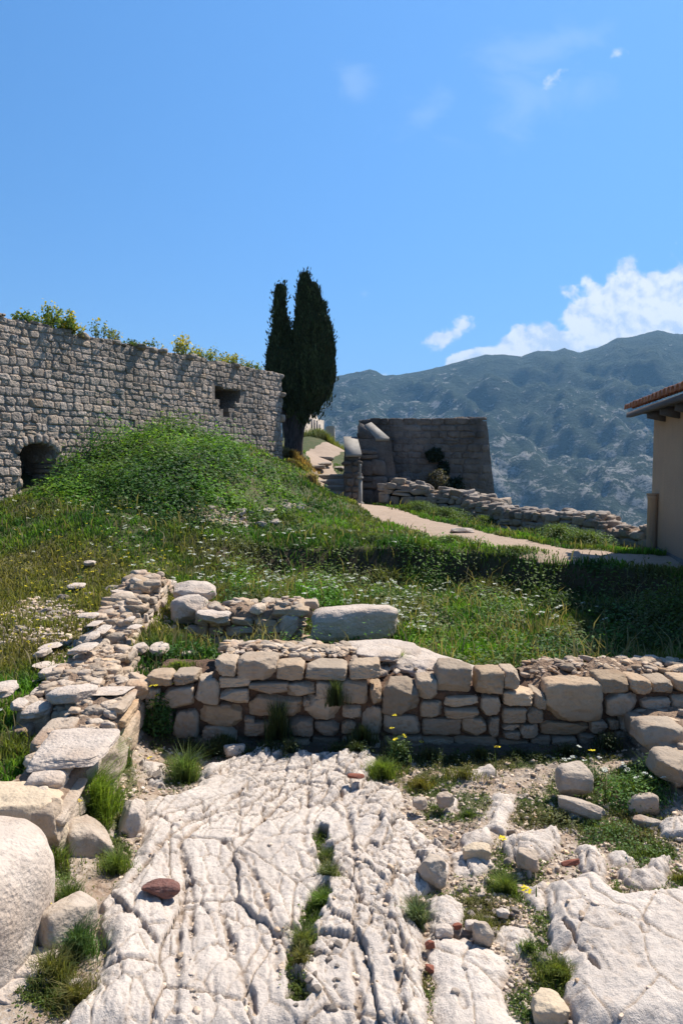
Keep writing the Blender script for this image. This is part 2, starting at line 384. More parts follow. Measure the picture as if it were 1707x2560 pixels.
# ------------------------------------------------------------------ terrain shape
CP = []
def cp(u, v, y): CP.append(P(u, v, y))
for t_ in [(0,1265,13.3),(0,1330,11.3),(0,1400,9.9),(0,1500,8.2),(0,1620,6.6),(0,1750,5.3),(0,1850,4.7),(200,1400,10),(200,1500,8.4),(300,1640,6.5),(430,1640,6.4),(380,1560,7.45),
           (435,1052,16.6),(330,1088,15.5),(220,1150,14.3),(120,1215,13.5),(60,1240,12.9),(550,1105,17.5),(640,1120,18.4),(700,1150,19.5),(760,1200,19.5),(820,1248,18.8),(300,1200,12.8),(435,1180,13.2),
           (600,1180,14.3),(435,1270,11.8),(600,1270,12.6),(750,1270,14.5),(300,1300,10.9),(100,1300,11.3),(435,1350,10.9),(600,1350,11.4),(750,1350,12),(900,1370,11.8),
           (900,1300,15.5),(1000,1350,12.8),(1000,1385,11.4),(1200,1385,11.3),(1300,1400,10.9),(1500,1425,10.0),(1700,1470,8.9),(1200,1310,15),(1400,1350,13),(1560,1380,12),
           (600,1420,10.5),(600,1450,9.6),(600,1530,8.4),(750,1430,10.7),(750,1540,8.4),(900,1450,10.6),(900,1540,8.6),(1100,1450,10.7),(1100,1550,8.8),(1100,1640,7.3),
           (1300,1470,10.2),(1300,1640,7.4),(1500,1500,9.2),(1650,1520,8.4),(1600,1640,7.2),
           (865,1252,20.5),(820,1200,23.5),(790,1140,27),(850,1119,29),(800,1092,31),(740,1120,26),(740,1128,24),(700,1145,22.3),(1000,1266,20),(1230,1278,19.3)]: cp(*t_)
CP += [np.array(q, float) for q in [(-1.2,2.2,0),(0,2.2,0),(1.2,2.2,0),(-.9,3.5,0),(0,3.5,0),(1.2,3.5,0),(-1.2,5.2,0),(0,5.3,.0),(1.4,5.3,0),(2.0,5.2,.02),(2.0,4.2,.02),(0,1,0),(0,-3,-.1),(-3,-3,0),(3,-3,0),
     (-2.3,4,.34),(-2.4,3.2,.28),(-3.2,3,.3),(-4,4.4,.42),(-1.5,2.2,.05),(-2.2,2.2,.2),(-2.0,6.4,.46),(-1,6.6,.30),(-1.3,7.35,.22),(-.5,7.35,.22),(.1,7.2,.24),(.5,7.2,.24),(0,6.6,.26),(1,6.6,.2),(2.2,6.6,.2),(3.5,6.6,.3),(3.2,5,.4),(3.5,4,.4),(4.2,3,.45),
     (6,17,-1.0),(4.6,19.5,.0),(8,14.5,-1.5),(10,20,-5),(5.2,14.6,.0),(7.2,13.2,-.6),(6,9,.72),(9,9,.6),(5.5,11.6,.74),(9,12,.3),(-3,26,2.7),(-8,20,2.1),(-10,14,1.4),(-6,30,2.6),(3,28,0.6),(8,28,-4),(-12,40,0),(0,42,-1),(12,42,-14),(5,36,-6),(-6,10,1.0),(-8,6,.7),(-14,8,1.0)]]
CP = np.array(CP)
d_ = np.hypot(CP[:, None, 0] - CP[None, :, 0], CP[:, None, 1] - CP[None, :, 1])
n_ = len(CP); A_ = np.zeros((n_ + 3, n_ + 3)); A_[:n_, :n_] = -d_ + np.eye(n_) * .0; A_[:n_, n_:] = np.c_[np.ones(n_), CP[:, :2]]; A_[n_:, :n_] = A_[:n_, n_:].T
SOL = np.linalg.lstsq(A_, np.r_[CP[:, 2], 0, 0, 0], rcond=None)[0]
def base_z(x, y):
    sh_ = np.shape(x); x = np.ravel(x).astype(float); y = np.ravel(y).astype(float)
    z = SOL[n_] + SOL[n_ + 1] * x + SOL[n_ + 2] * y
    for i in range(n_): z -= SOL[i] * np.sqrt((x - CP[i, 0]) ** 2 + (y - CP[i, 1]) ** 2 + .02)
    z = np.clip(z, -30, 6)
    z -= np.clip(y - 33, 0, None) ** 2 * .12 + np.clip(-x - 14, 0, None) ** 2 * .05 + np.clip(x - 12, 0, None) ** 2 * .05 
    return z.reshape(sh_)

# lip of the terrace: a line, with the sunken room in front of it (-y side)
LIP = np.array([P(640,1392,11.0)[:2], P(760,1388,11.3)[:2], P(900,1384,11.45)[:2], P(1080,1384,11.4)[:2], P(1250,1398,10.9)[:2], P(1400,1415,10.3)[:2], P(1560,1440,9.6)[:2], P(1720,1480,8.8)[:2], (5.6, 7.5)])
def lip_y(x): return np.interp(x, LIP[:, 0], LIP[:, 1])

# foreground polygons (measured on the ground plane)
def gp(pts): return np.array([G(u, v)[:2] for u, v in pts])
MAINROCK = gp([(140,2620),(170,2560),(255,2430),(250,2290),(330,2190),(345,2110),(350,2040),(440,2010),(490,1980),(505,1930),(590,1900),(700,1874),(740,1880),(800,1896),(900,1882),(950,1888),(930,1940),(960,1955),(1005,1970),(1010,2040),(1065,2080),(1120,2110),(1120,2180),(1090,2220),(1030,2255),(1035,2330),(1060,2400),(1080,2620)])
ROCKS = [MAINROCK,
  gp([(1364,2222),(1489,2189),(1555,2265),(1670,2254),(1790,2290),(1800,2640),(1424,2640),(1396,2402),(1364,2386)]),
  gp([(1068,2358),(1156,2353),(1265,2396),(1276,2506),(1350,2640),(1085,2640)]),
  gp([(1252,2096),(1402,2068),(1402,2140),(1325,2200),(1265,2145)]),
  gp([(1227,1976),(1298,1976),(1265,2080),(1200,2069)]),
  gp([(1129,1926),(1233,1918),(1243,1937),(1140,1952)]),
  gp([(1544,2189),(1670,2172),(1680,2227),(1615,2254),(1555,2215)]),
  gp([(1140,2085),(1222,2062),(1240,2107),(1156,2125)]),
  gp([(1435,2118),(1506,2123),(1517,2222),(1495,2227),(1440,2178)]),
  gp([(347,1937),(412,1930),(423,1992),(369,1985)]),
  gp([(1640,2075),(1720,2060),(1740,2130),(1660,2110)]),
  gp([(1130,2130),(1215,2125),(1240,2165),(1190,2200),(1135,2180)]), gp([(1060,2250),(1120,2235),(1165,2275),(1150,2330),(1085,2335),(1065,2300)]), gp([(1300,2225),(1375,2205),(1370,2290),(1325,2300)]),
  gp([(1085,1990),(1150,1985),(1165,2020),(1110,2040)]), gp([(1510,2140),(1570,2130),(1590,2165),(1530,2175)]), gp([(1395,2010),(1450,2000),(1480,2040),(1420,2050)]), gp([(1240,2300),(1330,2320),(1345,2380),(1290,2400),(1235,2350)]), gp([(1600,2270),(1700,2240),(1740,2290),(1640,2300)])]
ROCK_H = [.07, .10, .05, .09, .06, .06, .08, .07, .07, .06, .06, .05, .05, .05, .05, .05, .05, .04, .05]
def sdist(poly, x, y):
    """signed distance, + inside"""
    d = np.full(x.shape, 1e9); ins = np.zeros(x.shape, bool); n = len(poly)
    for i in range(n):
        a, b = poly[i], poly[(i + 1) % n]; e = b - a
        t = np.clip(((x - a[0]) * e[0] + (y - a[1]) * e[1]) / (e @ e), 0, 1)
        d = np.minimum(d, np.hypot(x - a[0] - t * e[0], y - a[1] - t * e[1]))
        cr = ((a[1] > y) != (b[1] > y)) & (x < (b[0] - a[0]) * (y - a[1]) / (b[1] - a[1] + 1e-12) + a[0]); ins ^= cr
    return np.where(ins, d, -d)
GRASSCRACK = np.array([G(*p)[:2] for p in [(797,2095),(815,2150),(818,2215),(800,2262),(775,2300),(758,2370),(745,2440),(735,2520)]])
def linedist(L, x, y):
    d = np.full(x.shape, 1e9)
    for a, b in zip(L[:-1], L[1:]):
        e = b - a; t = np.clip(((x - a[0]) * e[0] + (y - a[1]) * e[1]) / (e @ e), 0, 1)
        d = np.minimum(d, np.hypot(x - a[0] - t * e[0], y - a[1] - t * e[1]))
    return d
GROOVES = [[(444,2600),(450,2350),(466,2220),(450,2140),(540,2050),(650,1950),(720,1890)], [(486,2560),(478,2350),(484,2270),(472,2200)],
           [(700,2480),(688,2355),(667,2273),(630,2210),(596,2165),(560,2130)], [(330,2240),(400,2150),(520,2040)], [(560,2200),(640,2080),(760,1960)], [(640,2560),(600,2440),(560,2330),(540,2250)],
           [(760,2130),(770,2020),(765,1930)], [(900,2560),(880,2400),(900,2250),(880,2100),(850,1980)], [(1010,2560),(980,2420),(960,2280),(990,2180)]]
GROOVES = [np.array([G(*p)[:2] for p in L]) for L in GROOVES]
SLABCRACK = np.array([G(*p)[:2] for p in [(1405,2342),(1430,2375),(1448,2410),(1470,2440),(1497,2480)]])
def bend(y):   # the beds lean one way near, the other way far
    return np.interp(y, [0, 2.6, 3.2, 3.9, 4.4, 5.4, 6.5], [.10, -.02, -.12, -.33, -.22, .22, .6])

def fg_detail(x, y):
    """rock mask, rock surface offset, soil offset for the foreground room"""
    jag = .030 * fbm2(x * 9, y * 9, 3, 3) + .05 * fbm2(x * 3, y * 3, 2, 8)
    mask = np.zeros(x.shape); hh = np.zeros(x.shape); slab = np.zeros(x.shape)
    for i, (pl, h) in enumerate(zip(ROCKS, ROCK_H)):
        s = sdist(pl, x, y) + jag
        m_ = sst(-.012, .03, s); edge = sst(0, .11, s)
        hh = np.maximum(hh, m_ * h * (.42 + .58 * edge)); mask = np.maximum(mask, m_)
        if i in (1, 2): slab = np.maximum(slab, m_)
    gc = linedist(GRASSCRACK, x, y) + .06 * fbm2(x * 7, y * 7, 3, 31)
    gcm = 1 - sst(.03, .06, gc)
    gcm = gcm * (y < 4.15) * sst(-.34, -.10, fbm2(x * 4.5, y * 3.0, 2, 32)); mask = mask * (1 - gcm)
    w_ = x - bend(y) + .035 * fbm2(x * 4, y * 2.2, 3, 40)
    bed = fbm2(w_ * 5.5, y * .8, 3, 51)                       # long beds
    bed2 = 1 - np.abs(fbm2(w_ * 13, y * 1.6, 3, 61)) * 3.0
    f1, f2, cid = voro2(w_ * 8.0 + .3 * fbm2(x * 9, y * 9, 2, 71), y * 3.0, 5); e1 = f2 - f1
    g1, g2, gid = voro2(w_ * 21 + .5 * fbm2(x * 16, y * 16, 2, 75), y * 11, 9); e2 = g2 - g1
    k1, k2, kid = voro2(x * 42, y * 34, 19)
    grv = np.full(x.shape, 1e9)
    for L in GROOVES: grv = np.minimum(grv, linedist(L, x, y))
    grv = grv + .030 * fbm2(x * 9, y * 9, 3, 77)
    broken = sst(-.35, .15, fbm2(x * 1.6, y * 1.6, 2, 81) + .35 * sst(-.3, .5, x) + .30 * sst(4.3, 5.2, y))
    broken = broken * (1 - slab)
    flatn = sst(.25, -.35, x) * sst(4.6, 3.9, y); broken = np.clip(broken * 1.15, 0, 1) * (1 - .75 * flatn)
    b1, b2_, bid = voro2(w_ * 3.0 + .12 * fbm2(x * 3, y * 3, 3, 84), y * 1.9, 29)
    f1, f2, cid = voro2(w_ * 8.5 + .14 * fbm2(x * 7, y * 7, 2, 71), y * 5.0, 5); e1 = f2 - f1
    g1, g2, gid = voro2(w_ * 23 + .2 * fbm2(x * 14, y * 14, 2, 75), y * 15, 9); e2 = g2 - g1
    rock = .020 * bed + .006 * bed2 + .032 * (bid - .5) - .020 * (1 - sst(0, .045, b2_ - b1)) + (.040 * (cid - .5) - .028 * (1 - sst(0, .09, e1))) * (.22 + .9 * broken)
    rock += (.017 * (gid - .5) - .015 * (1 - sst(0, .14, e2))) * broken + .006 * (kid - .5) * broken + .020 * np.abs(fbm2(x * 6, y * 6, 3, 87)) * broken
    rock -= .032 * (1 - sst(.0, .022, grv)) * (1 - slab) * np.clip(.55 + 1.1 * fbm2(x * 2.6, y * 2.6, 3, 83), 0, 1)
    smooth = .028 * fbm2(x * 2.1, y * 2.1, 3, 91) + .007 * fbm2(x * 12, y * 12, 3, 95) - .020 * (1 - sst(0, .035, np.abs(fbm2(x * 2.4 + 5, y * 1.6, 3, 97)))) * .6
    smooth -= .05 * (1 - sst(.001, .011, linedist(SLABCRACK, x, y) + .016 * fbm2(x * 14, y * 14, 3, 98)))
    smooth += .012 * (cid - .5) * sst(.0, .3, fbm2(x * 2, y * 2, 2, 89)) - .010 * (1 - sst(0, .03, b2_ - b1)) + .009 * (gid - .5) * sst(.05, .3, fbm2(x * 3, y * 3, 2, 90))
    small_ = sst(.0, .08, np.maximum(sdist(MAINROCK, x, y), 0) + slab); rock = rock * (.4 + .6 * small_)
    rock = rock * (1 - slab) + smooth * slab
    rock += .0045 * fbm2(x * 34, y * 34, 3, 99) + .008 * fbm2(x * 11, y * 8, 3, 101) * (1 - slab) + .03 * fbm2(x * 2.2, y * 2.2, 2, 103) * (1 - slab)
    s1, s2, sid = voro2(x * 17, y * 17, 23)
    soil = .022 * fbm2(x * 3, y * 3, 3, 111) + .008 * fbm2(x * 18, y * 18, 3, 113) + .012 * (sid > .72) * sst(0, .25, s2 - s1)
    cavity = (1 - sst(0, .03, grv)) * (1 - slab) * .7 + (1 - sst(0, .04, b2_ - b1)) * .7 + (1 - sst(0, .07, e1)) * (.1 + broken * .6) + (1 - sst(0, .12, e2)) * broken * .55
    return mask, hh, rock, soil, np.clip(cavity, 0, 1), gcm

PATHC = np.array([P(*q) for q in [(820,1200,23.5),(845,1236,21.5),(860,1256,20.0),(905,1280,18.4),(960,1300,17.0),(1050,1324,14.8),(1150,1345,13.2),(1250,1368,12.0),(1350,1388,11.2),(1480,1403,10.75),(1600,1414,10.35),(1740,1430,9.9)]])[:, :2]
PATHB = np.array([P(*q) for q in [(822,1200,23.5),(800,1165,25),(795,1140,27),(835,1119,29),(860,1112,31)]])[:, :2]
def path_mask(x, y):
    n = .13 * fbm2(x * 1.7, y * 1.7, 3, 121) + .07 * fbm2(x * 8, y * 8, 2, 123)
    a = sst(-.06, .06, .60 - linedist(PATHC, x, y) + n); b = sst(-.1, .1, .46 - linedist(PATHB, x, y) + n)
    c_ = sst(-.06, .06, .38 - np.hypot(x - P(1010, 1290, 17)[0], (y - 16.8) * .5) + n) * .0
    return np.maximum(np.maximum(a, b), c_)

def moundmask(x, y):
    return sst(.0, .35, 1 - np.hypot((x + 3.4 + .16 * (y - 14)) / 3.3, (y - 15.2) / 4.3))
def ground(x, y):
    x = np.asarray(x, float); y = np.asarray(y, float)
    z = base_z(x, y)
    ly = lip_y(x); dl = y - ly - .12 * fbm2(x * 1.3, y * .6, 3, 131)
    inx = sst(-1.9, -.8, x)
    # the terrace ends in a low bank; the room in front is cut below it
    z = z + inx * (.10 * sst(-.05, .05, dl) * (1 - sst(.1, 1.6, dl)) - .33 * (1 - sst(-.24, .0, dl)) * (.75 + .5 * fbm2(x * 1.1, x * 0 + 4, 3, 133)) * sst(-2.4, -.5, dl))
    mm = moundmask(x, y); z = z + mm * (-.20 + .20 * fbm2(x * .85, y * .85, 3, 137) + .06 * fbm2(x * 2.6, y * 2.6, 2, 139))
    fg = (1 - sst(5.3, 5.6, y)) * sst(-1.62, -1.5, x) * (1 - sst(2.2, 2.35, x))
    pm = path_mask(x, y) * (y > 7)
    far = (.035 * fbm2(x * 1.3, y * 1.3, 4, 141) + .012 * fbm2(x * 9, y * 9, 3, 143)) * (1 - fg) * (1 - .75 * pm)
    z = z + far
    rock = np.zeros(x.shape); cav = np.zeros(x.shape); gc = np.zeros(x.shape)
    s = (y < 5.7) & (x > -1.7) & (x < 2.4) & (y > 1.2)
    if s.any():
        mk, hh, rk, sl_, cv, g_ = fg_detail(x[s], y[s])
        f = fg[s]
        z[s] += f * (mk * (hh + rk) + (1 - mk) * sl_)
        rock[s] = mk * f; cav[s] = cv * f; gc[s] = g_ * f
    # scree soil on the meadow by the ruined wall, bare earth patch masks
    return z, rock, cav, pm, gc, fg

# green cover density, 0..1 (grass + moss on the ground)
FG_GREEN = [(233,2050,62,105,1.0),(300,1935,45,60,.7),(400,1850,70,60,1),(460,1925,55,45,1),(130,2200,60,60,.9),(285,2170,55,50,.9),(170,2350,60,110,.9),(110,2480,90,90,.8),(330,1990,20,60,.5),
            (975,1915,75,40,1),(1080,1955,80,45,.8),(1180,1910,200,22,.7),(1260,2205,60,42,.9),(1040,2276,26,62,.9),(1205,2290,95,50,.75),(1385,2430,80,95,.85),(1240,2245,120,40,.5),
            (1588,1975,110,60,1),(1560,2069,120,55,1),(1604,2134,110,50,.9),(1360,2020,110,60,.65),(1167,2010,110,50,.55),(1700,2230,50,40,.6),(1430,1990,130,70,.55),(1480,2080,60,40,.6),
            (420,1960,60,40,.5),(700,1850,350,16,.5),(1300,1900,420,22,.65),(1330,2520,80,90,.5),(1530,2235,30,30,.5),(1250,2150,60,50,.5),(1120,2270,60,60,.6),(1330,2180,40,50,.5),(1100,2020,70,30,.7),(1500,2030,150,70,.75),(1620,2230,60,30,.5),(1150,2440,30,60,.5),(870,2440,25,90,.4),(300,2060,30,90,.6),(1060,2500,30,90,.5),(1350,2300,30,80,.5),(1180,2170,60,30,.3)]
def greens(x, y, z, rock, pm, gc, fg):
    g = np.ones(x.shape) * (1 - fg)
    s = fg > .01
    if s.any():
        u, v = proj(x[s], y[s], 0 * z[s]); q = np.zeros(u.shape)
        nn = .45 * fbm2(x[s] * 7, y[s] * 7, 3, 151)
        for cu, cv, ru, rv, d in FG_GREEN:
            q = np.maximum(q, d * sst(0, .45, 1 - np.hypot((u - cu) / ru, (v - cv) / rv) + nn))
        q = np.maximum(q * (1 - sst(.3, .8, rock[s])), gc[s])
        g[s] = np.maximum(g[s], q * fg[s])
    bank = np.exp(-((y - lip_y(x) + .10) / .13) ** 2) * (x > -1.8) * sst(.0, .2, fbm2(x * 1.2, y * 0, 3, 155) + .3)
    return g * (1 - sst(.3, .7, pm)) * (1 - .25 * bank)
def bare(x, y):
    """stony, thin ground of the left meadow near the ruined walls, and the beaten earth near the steps"""
    a = sst(.15, .6, 1 - np.hypot((x + 3.1) / 1.9, (y - 7.2) / 1.5) + .5 * fbm2(x * 1.6, y * 1.6, 3, 161))
    b_ = sst(.1, .5, 1 - np.hypot((x + 1.9) / 1.0, (y - 6.2) / 1.0) + .5 * fbm2(x * 2, y * 2, 3, 163))
    c_ = sst(.1, .6, 1 - np.hypot((x + 2.1) / .8, (y - 12.3) / .5) + .6 * fbm2(x * 2, y * 2, 3, 165)) * .8
    return np.maximum(np.maximum(a * .6, b_ * .7), c_)
def dry(x, y):
    a = sst(-.2, .35, 1 - np.hypot((x + 4.4) / 3.2, (y - 8.0) / 2.6) + .5 * fbm2(x * .8, y * .8, 3, 171))
    return np.clip(a, 0, 1)

# ------------------------------------------------------------------ the ground sheet
core = np.linspace(-1, 1, 640); tail = 1 + np.linspace(0, 1, 26)[1:] ** 1.6 * 5
sx = np.concatenate([-tail[::-1], core, tail])
ys = np.concatenate([np.linspace(-6, 2.0, 22)[:-1], np.arange(2.0, 5.7, .0088), np.arange(5.7, 13, .03), np.geomspace(13, 52, 150)])
Wd = .56 * (np.clip(ys, 1.2, None) + .8)
GX = sx[None, :] * Wd[:, None]; GY = np.repeat(ys[:, None], len(sx), 1)
GZ, ROCK, CAV, PM, GC, FG = ground(GX, GY)
GRN = greens(GX, GY, GZ, ROCK, PM, GC, FG); BAR = bare(GX, GY) * (1 - FG) ; DRY = dry(GX, GY)
def boxblur(A, k):
    for ax in (0, 1):
        B = np.pad(A, [(k + 1, k) if a == ax else (0, 0) for a in (0, 1)], mode='edge'); c_ = np.cumsum(B, axis=ax)
        A = (np.take(c_, range(2 * k + 1, c_.shape[ax]), axis=ax) - np.take(c_, range(0, c_.shape[ax] - 2 * k - 1), axis=ax)) / (2 * k + 1)
    return A
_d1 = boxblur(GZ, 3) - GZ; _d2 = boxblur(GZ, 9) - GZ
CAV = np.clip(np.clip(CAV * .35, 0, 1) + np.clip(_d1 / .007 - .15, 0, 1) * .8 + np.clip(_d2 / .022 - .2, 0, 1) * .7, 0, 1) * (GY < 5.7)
def zat(x, y):
    return ground(np.atleast_1d(x), np.atleast_1d(y))[0]
def z1(x, y): return float(zat(float(x), float(y))[0])

m, k, b = new_mat('ground_surface'); M_ground = m
pos = k.new('ShaderNodeNewGeometry').outputs['Position']
def AT(nm):
    a = k.new('ShaderNodeAttribute'); a.attribute_name = nm; return a.outputs['Fac']
aR, aC, aP, aG, aB, aD = AT('rock'), AT('cavity'), AT('path'), AT('green'), AT('bare'), AT('dry'); aK = AT('soil_shade_tint')
nA = k.noise(pos, 3.5, 6, .6, .3); nB = k.noise(pos, 22, 6, .65, .2); nC = k.noise(pos, 110, 4, .7); nD = k.noise(pos, 1.1, 5, .6)
rockc = k.mix(k.mapr(nA, .35, .66), (.66, .575, .495), (.56, .48, .41))
rockc = k.mix(k.math('MULTIPLY', k.mapr(nB, .52, .68), .42), rockc, (.36, .315, .275))
rockc = k.mix(k.math('MULTIPLY', k.mapr(k.noise(k.scalev(pos, (3.2, 1, 1)), 7, 5, .7, 1.0), .56, .66), .45), rockc, (.46, .34, .25))
rockc = k.mix(k.math('MULTIPLY', k.mapr(k.noise(pos, 40, 5, .72, 1.2), .565, .66), .6), rockc, (.25, .215, .19))
rockc = k.mix(k.math('MULTIPLY', k.mapr(k.noise(pos, 2.6, 5, .6, .6), .46, .64), .38), rockc, (.44, .385, .335))
rockc = k.mix(k.math('MULTIPLY', k.mapr(k.noise(pos, 34, 5, .72, 1.0), .57, .66), .45), rockc, (.25, .215, .185))
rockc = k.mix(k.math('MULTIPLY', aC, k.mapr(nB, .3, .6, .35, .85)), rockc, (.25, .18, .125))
soilc = k.mix(k.mapr(nB, .35, .65), (.46, .375, .295), (.31, .235, .17))
soilc = k.mix(k.mapr(k.noise(pos, 60, 4, .65), .52, .64), soilc, (.48, .42, .36))
soilc = k.mix(k.math('MULTIPLY', k.mapr(nA, .45, .6), .5), soilc, (.27, .165, .10))
pathc = k.mix(k.mapr(nA, .3, .7), (.40, .295, .215), (.32, .235, .17)); pathc = k.mix(k.math('MULTIPLY', k.mapr(nC, .5, .7), .5), pathc, (.48, .40, .32))
grc = k.mix(k.mapr(nB, .3, .7), (.045, .062, .020), (.085, .095, .035)); grc = k.mix(k.math('MULTIPLY', k.mapr(nA, .5, .62), .5), grc, (.13, .10, .05))
dryc = k.mix(k.mapr(nB, .3, .7), (.16, .13, .055), (.11, .115, .04))
barc = k.mix(k.mapr(nB, .48, .62), (.20, .15, .09), (.36, .29, .21))
c = k.mix(k.mapr(k.math('ADD', aG, k.math('MULTIPLY', k.math('SUBTRACT', nB, .5), .6)), .25, .6), soilc, k.mix(aD, grc, dryc))
c = k.mix(k.mapr(k.math('ADD', aB, k.math('MULTIPLY', k.math('SUBTRACT', nB, .5), 1.2)), .35, .8), c, barc)
c = k.mix(k.mapr(k.math('ADD', aP, k.math('MULTIPLY', k.math('SUBTRACT', nB, .5), .5)), .35, .65), c, pathc)
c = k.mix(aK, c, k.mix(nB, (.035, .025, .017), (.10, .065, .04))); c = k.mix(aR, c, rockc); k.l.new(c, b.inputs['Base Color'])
hg = k.math('ADD', k.math('MULTIPLY', nB, 1.0), k.math('MULTIPLY', nC, .45))
k.l.new(k.bump(hg, .016, .9), b.inputs['Normal'])

V, Q = gridmesh(np.stack([GX, GY, GZ], -1))
Q = Q[:, [0, 3, 2, 1]]
fr = lambda a: a.ravel()[Q].mean(1)
isrock, ispath = fr(ROCK) > .5, fr(PM) > .5
at_all = dict(rock=ROCK.ravel(), cavity=CAV.ravel(), path=PM.ravel(), green=GRN.ravel(), bare=BAR.ravel(), dry=DRY.ravel(), soil_shade_tint=(np.clip(np.maximum(np.exp(-((GY - lip_y(GX) + .12) / .20) ** 4) * (GX > -1.9) * .9, np.exp(-((GY - 5.3) / .16) ** 4) * (GX > -1.5) * (GX < 2.2) * .85), 0, 1) * (1 - np.clip(PM, 0, 1))).ravel())  # dark soil, its colour deepened to paint shade on bank and wall foot
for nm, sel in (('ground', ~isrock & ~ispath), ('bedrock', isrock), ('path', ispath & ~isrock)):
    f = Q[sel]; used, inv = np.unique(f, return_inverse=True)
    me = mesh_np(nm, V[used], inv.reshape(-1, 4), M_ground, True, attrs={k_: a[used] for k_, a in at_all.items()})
    tag(link(nm, me), kind='structure')

# ------------------------------------------------------------------ mountains
RIDGE = [(-400,1120),(0,1100),(500,1040),(700,985),(770,962),(833,942),(890,930),(925,923),(945,929),(958,938),(1000,936),(1060,926),(1113,913),(1165,899),(1216,886),(1260,886),(1302,891),(1325,882),(1343,876),(1383,878),(1410,870),(1446,881),(1496,868),(1541,845),(1586,840),(1615,832),(1645,825),(1681,834),(1740,836),(1900,850),(2400,930),(3000,1000)]
rs = []; 
for u, v in RIDGE:
    d = ray(u, v); rs.append((d[0] / d[1], d[2] / d[1]))
rs = np.array(rs)
sS = np.linspace(-1.3, 1.5, 620); tS = np.linspace(0, 1, 300)
yM = 250 + tS * 2900
MX = sS[None] * yM[:, None]; MY = np.repeat(yM[:, None], len(sS), 1)
tt = (MY - 800) / (2250 - 800)
ridge_t = np.interp(sS, rs[:, 0], rs[:, 1])[None, :] + .0016 * fbm2(sS * 60, sS * 0 + 3, 4, 7)[None, :] + .0008 * vnoise2(sS * 260, sS * 0 + 3, 9)[None, :]
riseprof = np.clip(tt, 0, 1); riseprof = riseprof ** 1.05
zr = ridge_t * 2250 + EYE
rid = 1 - 2.2 * np.abs(fbm2(MX / 430 + MY / 900, MY / 800, 5, 11)); rid2 = 1 - 2 * np.abs(fbm2(MX / 130, MY / 170, 4, 13))
MZ = -240 + (zr + 240) * riseprof
envl = np.clip(tt, 0, 1) * (1 - np.clip(tt, 0, 1)) * 4
MZ = MZ + envl * (rid * 120 - 75) + np.clip(envl * 1.5, 0, 1) * rid2 * 34 - envl * 20
MZ = MZ + np.where(tt < 0, 10 * fbm2(MX / 200, MY / 200, 3, 5), 0) - np.clip(tt - 1, 0, None) * 500
lim = (ridge_t - .004 * (1 - np.clip(tt, 0, 1))) * MY + EYE
MZ = np.where(tt < .985, np.minimum(MZ, lim - 3), MZ)
near = np.clip((600 - MY) / 350, 0, 1); MZ = MZ - near * 0
m, k, b = new_mat('mountain_scrub'); M_mtn = m
pos = k.new('ShaderNodeNewGeometry').outputs['Position']; px, py, pz = k.xyz(pos)
n1 = k.noise(pos, .004, 6, .6, .5); n2 = k.noise(k.scalev(pos, (1, 1, 1.5)), .034, 8, .70, .35); n3 = k.noise(pos, .14, 5, .75)
nn = k.new('ShaderNodeNewGeometry').outputs['Normal']
c = k.mix(k.mapr(n3, .35, .65), (.018, .034, .018), (.048, .066, .034))
lowmask = k.mapr(pz, 230, -20, -.35, 1.15)
rk = k.math('ADD', k.math('MULTIPLY', n2, 1.0), k.math('ADD', k.math('MULTIPLY', lowmask, .085), k.math('MULTIPLY', k.math('SUBTRACT', n1, .5), .30)))
leftm = k.mapr(px, 420, 0, 0, .06); rk = k.math('ADD', rk, leftm)
rk = k.math('ADD', rk, k.math('MULTIPLY', k.math('SUBTRACT', n3, .5), .42))
c = k.mix(k.mapr(rk, .60, .69, 0, .85), c, (.38, .36, .335)); k.l.new(c, b.inputs['Base Color'])
k.l.new(k.bump(k.math('ADD', n2, k.math('MULTIPLY', n3, .35)), 26, 1.0), b.inputs['Normal']); b.inputs['Roughness'].default_value = 1
V, Qm = gridmesh(np.stack([MX, MY, MZ], -1)); me = mesh_np('mountains', V, Qm[:, [0, 3, 2, 1]], M_mtn, True)
tag(link('mountains', me), kind='structure')
# valley floor under everything out to the horizon
Vv, Qv = gridmesh(np.stack(np.meshgrid(np.linspace(-14000, 14000, 40), np.linspace(-9000, 14000, 40), indexing='ij') + [np.full((40, 40), -252.0)], -1))
tag(link('valley', mesh_np('valley', Vv, Qv, M_mtn, True)), kind='structure')

# haze
m = bpy.data.materials.new('haze'); m.use_nodes = True; k = NT(m.node_tree); k.n.clear()
o_ = k.new('ShaderNodeOutputMaterial'); pv = k.new('ShaderNodeVolumePrincipled'); k.l.new(pv.outputs[0], o_.inputs['Volume'])
pv.inputs['Color'].default_value = (.30, .62, 1.0, 1); pv.inputs['Density'].default_value = 0.000138; pv.inputs['Anisotropy'].default_value = 0.15
Vb, Fb = box((-14500, -9500, -254), (14500, 14500, 620)); hz = link('haze', mesh_np('haze', Vb, Fb, m)); tag(hz, kind='stuff')

